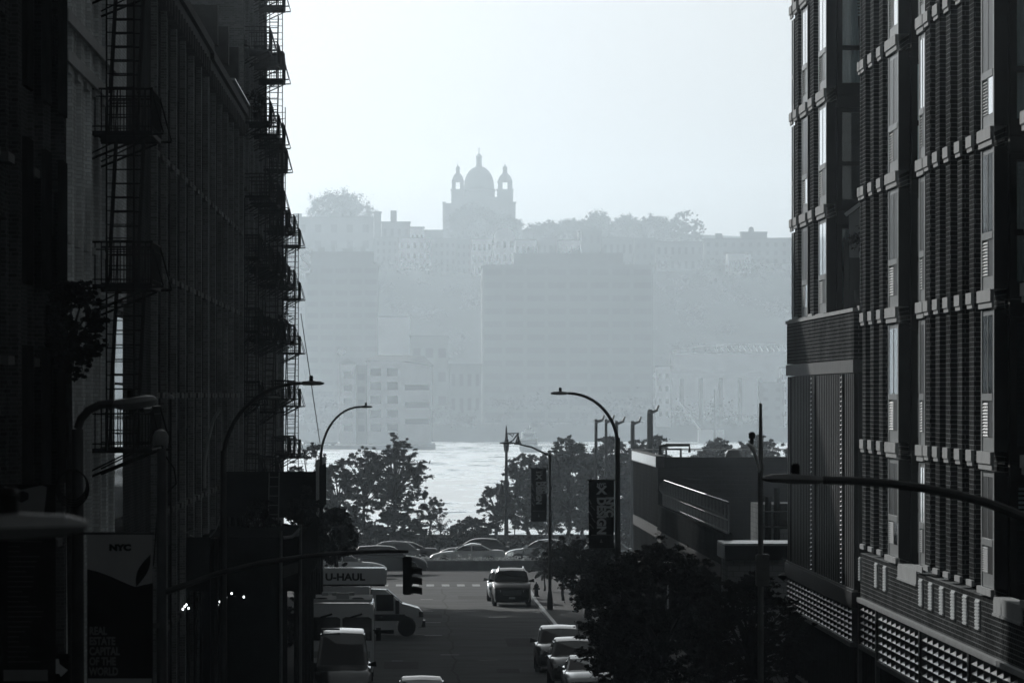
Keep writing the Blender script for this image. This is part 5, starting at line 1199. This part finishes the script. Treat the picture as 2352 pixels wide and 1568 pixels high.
# ------------------------------------------------------------------ banners and signs
def banner(label, x0, x1, y0, y1, D, scale):
    t = thing('banner', label, 'banner', (WX(x0, D), D, WZ(y1, D)), 0, 'design festival banners'); W, Hh = WX(x1, D) - WX(x0, D), WZ(y0, D) - WZ(y1, D)
    MB().box(0, W, -.012, .012, 0, Hh).build('cloth', 'banner_black', t)
    MB().bar((-.05, 0, Hh + .02), (W + .12, 0, Hh + .02), .04).bar((-.05, 0, -.02), (W + .12, 0, -.02), .04).build('bracket_rods', 'pole', t)
    r = (R(90), R(90), 0)
    text('lettering', 'NYC', W * .38, 'banner_white', t, (W * .70, -.02, Hh * .755), r, bold=.022 * scale, sx=.98)
    text('lettering', 'DESIGN', W * .47, 'banner_white', t, (W * .35, -.02, Hh * .752), r, bold=.022 * scale, sx=.9)
    text('lettering', 'X', W * .40, 'banner_white', t, (W * .345, -.02, Hh * .805), bold=.02 * scale, sx=1.2)
    text('lettering', 'NYC', W * .17, 'banner_white', t, (W * .33, -.02, Hh * .915), bold=.008 * scale, sx=1.)
    ln = MB()
    for k, (a, b_) in enumerate(((.0, .1), (.06, .26), (.0, .14), (.1, .26), (.02, .2))):
        z = Hh * (.72 - k * .09); ln.bar((W * a + .02, -.018, z), (W * b_, -.018, z - Hh * .07), .03)
    ln.build('zigzag_print', 'banner_dim', t)
    MB().box(W * .1, W * .9, -.016, -.0125, Hh * .19, Hh * .2).prism([(W * .44, Hh * .08), (W * .56, Hh * .08), (W * .5, Hh * .14)], 'y', -.016, -.0125).build('small_print', 'banner_dim', t)
    return t
banner('large black design banner with pale vertical letters on the arched lamp', 1352, 1410, 1103, 1258, 225, 1.)
banner('smaller black design banner farther off on the plain pole', 1220, 1255, 1076, 1196, 330, .95)
D = 93.6; t = thing('banner', 'big pale and black street banner hung on the cobra lamp pole', 'banner', (WX(200, D), D, WZ(1640, D))); zb = WZ(1640, D); xb = WX(200, D)
def bx_(x): return WX(x, D) - xb
def bz_(y): return WZ(y, D) - zb
MB().box(0, bx_(351), -.01, .01, 0, bz_(1226)).build('cloth', 'banner_black', t)
cur = [(200, 1306), (225, 1312), (250, 1321), (275, 1332), (298, 1342), (313, 1347), (330, 1342), (351, 1338)]
MB().prism([(bx_(200) + .002, bz_(1227)), (bx_(351) - .002, bz_(1227))] + [(min(bx_(351) - .002, max(.002, bx_(x))), bz_(y)) for x, y in cur[::-1]], 'y', -.016, -.0105).build('pale_field', 'banner_pale', t)
lf = [(bx_(313 + 22 * math.sin(math.pi * u) * -.2 + u * 33), bz_(1347 - 75 * u)) for u in [i / 12 for i in range(13)]]
L1 = [(bx_(lerp(313, 346, u) - 13 * math.sin(math.pi * u)), bz_(lerp(1347, 1272, u))) for u in [i / 12 for i in range(13)]]
L2 = [(bx_(lerp(313, 346, u) + 11 * math.sin(math.pi * u)), bz_(lerp(1347, 1272, u))) for u in [i / 12 for i in range(12, -1, -1)]]
MB().prism(L1 + L2[1:-1], 'y', -.021, -.0165).build('leaf_print', 'banner_black', t)
text('lettering', 'NYC', .118, 'ink', t, (bx_(251), -.02, bz_(1263)), bold=.009, sx=1.25)
MB().box(bx_(202), bx_(349), -.016, -.0105, bz_(1600), bz_(1557)).build('pale_foot', 'banner_pale', t)
for k, s_ in enumerate(('REAL', 'ESTATE', 'CAPITAL', 'OF THE', 'WORLD')): text('lettering', s_, .155, 'banner_dim', t, (bx_(205), -.014, bz_(1456 + k * 23.3)), bold=.006, sx=.72)
MB().bar((bx_(178), 0, bz_(1224)), (bx_(355), 0, bz_(1224)), .03).build('bracket_rods', 'pole', t)
D = 88.; t = thing('banner', 'tall dark banner with a pale cube emblem at the far left edge', 'banner', (WX(-40, D), D, WZ(1640, D))); zb = WZ(1640, D); xb = WX(-40, D)
MB().box(0, bx_(128), -.01, .01, 0, bz_(1112)).build('cloth', 'banner_black', t)
MB().prism([(bx_(10), bz_(1115)), (bx_(50), bz_(1124)), (bx_(95), bz_(1114)), (bx_(108), bz_(1118)), (bx_(100), bz_(1190)), (bx_(30), bz_(1185)), (bx_(10), bz_(1176))][::-1], 'y', -.016, -.0105).build('pale_field', 'banner_dim', t)
MB().prism([(bx_(37), bz_(1132)), (bx_(52), bz_(1127)), (bx_(66), bz_(1132)), (bx_(66), bz_(1146)), (bx_(50), bz_(1154)), (bx_(37), bz_(1147))][::-1], 'y', -.02, -.0165).build('cube_emblem', 'ink', t)
ln = MB(); rnd = random.Random(2)
for k in range(26): ln.box(bx_(18), bx_(18 + rnd.uniform(24, 82)), -.0125, -.0105, bz_(1232 + k * 11.5), bz_(1230 + k * 11.5))
ln.build('small_print', 'stone_dark', t)
MB().box(bx_(8), bx_(110), -.014, -.0105, bz_(1563), bz_(1537)).build('pale_foot', 'banner_dim', t)
D = 96.; t = thing('one_way_sign', 'black sign with a white arrow pointing right low on the left', 'sign', (WX(132, D), D, WZ(1600, D))); zb = WZ(1600, D); xb = WX(132, D)
MB().box(bx_(108), bx_(158), -.01, .0, bz_(1572), bz_(1500)).build('plate', 'ink', t)
MB().prism([(bx_(110), bz_(1512)), (bx_(135), bz_(1512)), (bx_(137), bz_(1524)), (bx_(156), bz_(1538)), (bx_(140), bz_(1553)), (bx_(136), bz_(1546)), (bx_(112), bz_(1546))][::-1], 'y', -.016, -.0105).build('arrow', 'banner_white', t)
MB().box(bx_(128), bx_(133), -.0, .04, -2.5, bz_(1480)).build('post', 'metal_dark', t)
tag(MB().prism([(WX(190, 97), WZ(1515, 97)), (WX(207, 97), WZ(1495, 97)), (WX(208, 97), WZ(1522, 97)), (WX(203, 97), WZ(1526, 97))][::-1], 'y', 97, 97.02).build('pennant', 'banner_white'), 'torn white pennant behind the cobra lamp pole', 'pennant')
D = 300.; tag(MB().box(WX(1334, 330) - .2, WX(1334, 330) + .2, 331, 331.03, WZ(1290, 330), WZ(1260, 330)).tube([(WX(1334, 330), 331.05, .14), (WX(1334, 330), 331.05, WZ(1262, 330))], .03, 6).build('parking_sign', 'stone'), 'small pale parking sign near the farther banner', 'sign')
tag(MB().box(WX(1536, 300) - .1, WX(1536, 300) + .1, 301, 301.03, 1, 2).build('notice_board', 'stone'), 'narrow pale notice on the corner of the brick wall', 'sign')
D = 300.; t = thing('pole_notice', 'bright pale notice fixed between two poles beside the large banner', 'sign', (WX(1534, 236), 236, 0))
bpy.data.objects.remove(bpy.data.objects['notice_board']); X = WX(1535, 236)
MB().box(-.17, .17, 0, .03, WZ(1318, 236), WZ(1290, 236)).tube([(0, .05, .14), (0, .05, WZ(1285, 236))], .03, 6).build('plate', 'stone', t)

# ------------------------------------------------------------------ hydrant, bins, median, promenade
t = thing('fire_hydrant', 'dark fire hydrant on the right pavement by the kerb', 'hydrant', (WX(1232, 352), 352, .14))
MB().lathe([(.16, 0), (.16, .05), (.11, .06), (.11, .5), (.14, .52), (.14, .56), (.1, .66), (.03, .72), (.03, .78)], (0, 0, 0), 'z', 14).build('barrel', 'metal_dark', t)
MB().lathe([(.05, -.19), (.05, .19)], (0, 0, .42), 'x', 10).build('nozzle', 'metal_dark', t)
t = thing('planted_median', 'low dark wall of the planted highway median', 'median wall', (0, 409, 0))
MB().box(-60, 60, 0, .4, 0, .62).box(-60, 60, 1.9, 2.3, 0, .62).box(-60, 60, .401, 1.899, 0, .5).build('wall', 'stone_dark', t)
cs, rs = [], []; rnd = random.Random(8)
for i in range(900): cs.append((rnd.uniform(-22, 28), rnd.uniform(409.5, 411), .62)); rs.append(rnd.uniform(.12, .32))
tag(inst(leaf_mesh('median_grass', cs, rs, 16, .1, 'grass', 8, 1.), 'median_grass', None), 'dry pale grass growing along the median', 'grass', kind='stuff')
cs, rs = [], []
for i in range(700):
    x = rnd.uniform(-24, 34); cs.append((x, rnd.uniform(443, 447), rnd.uniform(.2, 1.15 + .25 * math.sin(x * .9) + .2 * math.sin(x * 2.3)))); rs.append(rnd.uniform(.3, .6))
tag(inst(leaf_mesh('roadside_hedge', cs, rs, 60, .13, 'leaf_black', 9, .9), 'roadside_hedge', None), 'continuous dark hedge between the highway and the park', 'hedge', kind='stuff')
t = thing('promenade_rail', 'dark railing along the river promenade', 'railing', (0, 489, 0)); rm = MB()
for z in (.5, 1.0): rm.bar((-20, 0, z), (40, 0, z), .05)
rm.build('rails', 'metal_dark', t); pm = MB().box(0, .08, -.04, .04, 0, 1.02).mesh('post', 'metal_dark')
for i in range(25): inst(pm, 'post', t, (-20 + i * 2.5, 0, 0))
tag(MB().box(WX(872, 470), WX(876, 470), 470, 470.12, 0, WZ(1206, 470)).box(WX(868, 470), WX(880, 470), 469.95, 470.17, WZ(1210, 470), WZ(1205, 470)).build('gate_post', 'metal_dark'), 'dark square post beside the person in the park', 'post')
# person standing on the promenade
def person(label, loc, h=1.74):
    t = thing('person', label, 'person', loc)
    J = dict(pel=(0, 0, .96), spine=(0, 0, 1.2), chest=(0, .01, 1.38), neck=(0, 0, 1.5), head=(0, -.01, 1.6), top=(0, -.01, 1.7), ls=(-.19, 0, 1.42), le=(-.25, .02, 1.14), lw=(-.22, -.08, .9), lh=(-.21, -.12, .82), rs=(.19, 0, 1.42), re=(.24, .02, 1.14), rw=(.24, -.06, .88), rh=(.24, -.09, .8), lp=(-.1, 0, .92), lk=(-.11, -.03, .5), la=(-.12, .02, .09), lt=(-.14, -.15, .04), rp=(.1, 0, .92), rk=(.1, -.01, .5), ra=(.12, .04, .09), rt=(.15, -.12, .04))
    rad = dict(pel=.16, spine=.15, chest=.165, neck=.06, head=.1, top=.075, ls=.075, le=.05, lw=.035, lh=.035, rs=.075, re=.05, rw=.035, rh=.035, lp=.1, lk=.065, la=.045, lt=.04, rp=.1, rk=.065, ra=.045, rt=.04)
    E = [('pel', 'spine'), ('spine', 'chest'), ('chest', 'neck'), ('neck', 'head'), ('head', 'top'), ('chest', 'ls'), ('ls', 'le'), ('le', 'lw'), ('lw', 'lh'), ('chest', 'rs'), ('rs', 're'), ('re', 'rw'), ('rw', 'rh'), ('pel', 'lp'), ('lp', 'lk'), ('lk', 'la'), ('la', 'lt'), ('pel', 'rp'), ('rp', 'rk'), ('rk', 'ra'), ('ra', 'rt')]
    ks = list(J); me = bpy.data.meshes.new('body'); me.from_pydata([J[k] for k in ks], [(ks.index(a), ks.index(b)) for a, b in E], []); me.materials.append(M['cloth'])
    o = bpy.data.objects.new('body', me); COL.objects.link(o); o.parent = t
    o.modifiers.new('Skin', 'SKIN'); sub = o.modifiers.new('Sub', 'SUBSURF'); sub.levels = sub.render_levels = 2
    for i, k in enumerate(ks):
        sv_ = me.skin_vertices[0].data[i]; sv_.radius = (rad[k], rad[k] * (.7 if k in ('pel', 'spine', 'chest') else 1)); sv_.use_root = k == 'pel'
    MB().ball((0, .02, 1.655), .1, .115, .11, 10, 8).build('hair', 'ink', t)
    MB().ball((0, -.085, 1.6), .06, .03, .08, 10, 8).build('face', 'skin', t)
    return t
person('lone person in dark clothes standing on the river promenade', (WX(861, 478), 478, 0))

# ------------------------------------------------------------------ trees
def T_(lb, x, D, top, half, base, seed, m='leaf_mid', nc=44, per=150, leaf=.16, cr=.3, tr=.17, flat=.55, g='street and park trees', name='street_tree', z=.0, lean=0., ry=None, shape=.25, limbs=16):
    h = WZ(top, D) - z; rx = half * D / F; z0 = max(.6, WZ(base, D) - z); nc = int(nc * 1.5); cr *= .78; per = int(per * (2.6 if leaf > .12 else 2.2)); leaf *= .62
    return tree(name, lb, 'tree', (WX(x, D), D, z), h, rx, ry or rx * .9, z0, seed, nc, per, leaf, m, tr, g, cr, shape, limbs, flat, lean)
T_('layered dark park tree standing alone against the bright river', 905, 470, 1003, 72, 1185, 21, nc=58, per=100, leaf=.17, cr=.25, tr=.22, shape=.2, limbs=30, flat=.36)
T_('park tree with an open crown left of the layered tree', 838, 466, 1030, 58, 1190, 22, nc=38, per=85, leaf=.17, cr=.26, tr=.16, limbs=22)
T_('small park tree leaning right in front of the water', 985, 462, 1124, 36, 1205, 23, nc=20, per=80, leaf=.13, cr=.3, tr=.09, limbs=12)
T_('dark park tree behind the curved lamp pole', 775, 464, 1058, 55, 1230, 24, 'leaf_mid', nc=46, per=150, leaf=.17)
T_('park tree at the foot of the last fire escape', 712, 460, 1020, 50, 1230, 25, 'leaf_mid', nc=40, per=140, leaf=.17)
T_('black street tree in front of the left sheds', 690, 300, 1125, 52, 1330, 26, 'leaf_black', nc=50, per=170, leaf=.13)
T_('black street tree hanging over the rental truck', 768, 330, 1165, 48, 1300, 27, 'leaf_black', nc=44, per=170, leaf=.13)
T_('grey leaved street tree before the taller shed', 700, 238, 1120, 44, 1330, 51, 'leaf_mid', nc=40, per=140, leaf=.11, tr=.1)
T_('dark street tree rising behind the shed roof near the tall lamp', 600, 232, 1150, 46, 1300, 52, 'leaf_black', nc=40, per=130, leaf=.1, tr=.1)
T_('low dark street tree beside the motorhome', 690, 262, 1320, 42, 1490, 28, 'leaf_black', nc=36, per=150, leaf=.11)
T_('bushy dark shrub under the layered park tree', 905, 456, 1168, 44, 1250, 29, 'leaf_black', nc=36, per=140, leaf=.14, g='park shrubs', name='park_shrub', tr=.06, cr=.34)
T_('rounded dark shrub right of the layered tree trunk', 945, 455, 1195, 32, 1255, 30, 'leaf_black', nc=24, per=140, leaf=.13, g='park shrubs', name='park_shrub', tr=.05, cr=.36)
T_('wispy thin shrub standing against the water', 1010, 457, 1170, 30, 1230, 31, 'leaf_mid', nc=26, per=26, leaf=.08, g='park shrubs', name='park_shrub', tr=.05, cr=.3, limbs=22)
T_('wide dark shrub left of the ornate park lamp', 1085, 455, 1190, 46, 1255, 32, 'leaf_black', nc=34, per=140, leaf=.14, g='park shrubs', name='park_shrub', tr=.06, cr=.34)
T_('dark shrub at the left end of the park', 815, 458, 1190, 44, 1260, 33, 'leaf_black', nc=34, per=140, leaf=.14, g='park shrubs', name='park_shrub', tr=.06, cr=.34)
T_('loose park tree just left of the ornate lamp', 1140, 468, 1115, 42, 1215, 34, nc=34, per=100, leaf=.16, limbs=20)
T_('broad pale leaved park tree behind the smaller banner', 1215, 472, 1045, 62, 1215, 35, 'leaf_light', nc=60, per=140, leaf=.18, tr=.2)
T_('tall pale leaved park tree behind the arched lamp', 1305, 474, 1008, 68, 1210, 36, 'leaf_light', nc=66, per=140, leaf=.18, tr=.2)
T_('pale leaved park tree between the slim light masts', 1400, 476, 1006, 66, 1215, 37, 'leaf_light', nc=64, per=140, leaf=.18, tr=.2)
T_('pale leaved park tree showing above the brick roof', 1490, 470, 1000, 52, 1150, 38, 'leaf_light', nc=48, per=130, leaf=.17, tr=.2)
T_('dark park tree filling the gap behind the smaller banner', 1262, 482, 1040, 60, 1225, 53, 'leaf_mid', nc=50, per=130, leaf=.18, tr=.2)
T_('dark park tree filling the gap left of the large banner', 1340, 484, 1035, 60, 1225, 54, 'leaf_mid', nc=50, per=130, leaf=.18, tr=.2)
T_('dark park tree filling the gap behind the brick corner', 1440, 483, 1022, 62, 1225, 55, 'leaf_mid', nc=50, per=130, leaf=.18, tr=.2)
T_('row end tree peeping over the brick roof right of the pipes', 1650, 466, 1013, 56, 1120, 39, 'leaf_light', nc=44, per=110, leaf=.17, tr=.2)
T_('tree peeping over the brick roof left of the apartment house', 1745, 468, 1004, 56, 1120, 40, 'leaf_light', nc=44, per=110, leaf=.17, tr=.2)
T_('tree over the brick roof hidden partly by the apartment house', 1840, 468, 1006, 54, 1120, 41, 'leaf_light', nc=40, per=110, leaf=.17, tr=.2)
T_('slim young street tree beside the median with speckled leaves', 1250, 362, 1238, 32, 1335, 42, 'leaf_light', nc=30, per=90, leaf=.1, tr=.06)
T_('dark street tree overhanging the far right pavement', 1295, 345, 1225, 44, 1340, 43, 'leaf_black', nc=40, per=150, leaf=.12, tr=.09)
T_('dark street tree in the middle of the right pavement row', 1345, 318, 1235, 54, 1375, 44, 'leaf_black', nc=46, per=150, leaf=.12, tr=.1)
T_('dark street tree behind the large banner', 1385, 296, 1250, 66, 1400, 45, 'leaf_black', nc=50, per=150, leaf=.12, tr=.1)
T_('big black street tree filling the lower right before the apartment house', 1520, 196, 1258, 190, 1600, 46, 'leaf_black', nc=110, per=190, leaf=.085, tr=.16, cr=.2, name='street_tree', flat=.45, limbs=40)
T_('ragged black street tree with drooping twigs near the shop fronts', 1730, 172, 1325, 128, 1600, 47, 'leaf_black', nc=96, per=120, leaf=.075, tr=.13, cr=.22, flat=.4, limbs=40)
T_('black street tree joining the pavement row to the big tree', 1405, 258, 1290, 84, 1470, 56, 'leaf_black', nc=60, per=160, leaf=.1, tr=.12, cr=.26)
T_('unseen tree added to shade the road from behind the last brick building', 505, 361, 560, 150, 800, 57, 'leaf_mid', nc=60, per=120, leaf=.2, tr=.25)  # unseen trees added to break up the sunlit wedge on the road
T_('second unseen tree added to shade the road from behind the last brick building', 440, 374, 560, 150, 800, 58, 'leaf_mid', nc=60, per=120, leaf=.2, tr=.25)
T_('low black street tree at the bottom edge by the parked cars', 1440, 222, 1400, 90, 1600, 48, 'leaf_black', nc=70, per=160, leaf=.085, tr=.12, cr=.25)
T_('dark tree growing against the black loft wall at far left', 165, 124, 640, 84, 862, 49, 'leaf_black', nc=60, per=170, leaf=.075, tr=.1, cr=.26, flat=.35, limbs=30, ry=.8)
for x, D, lb in ((1255, 330, 'first bare trunk on the far right pavement'), (1272, 322, 'second slim trunk on the right pavement'), (1290, 312, 'third slim trunk on the right pavement')):
    pass
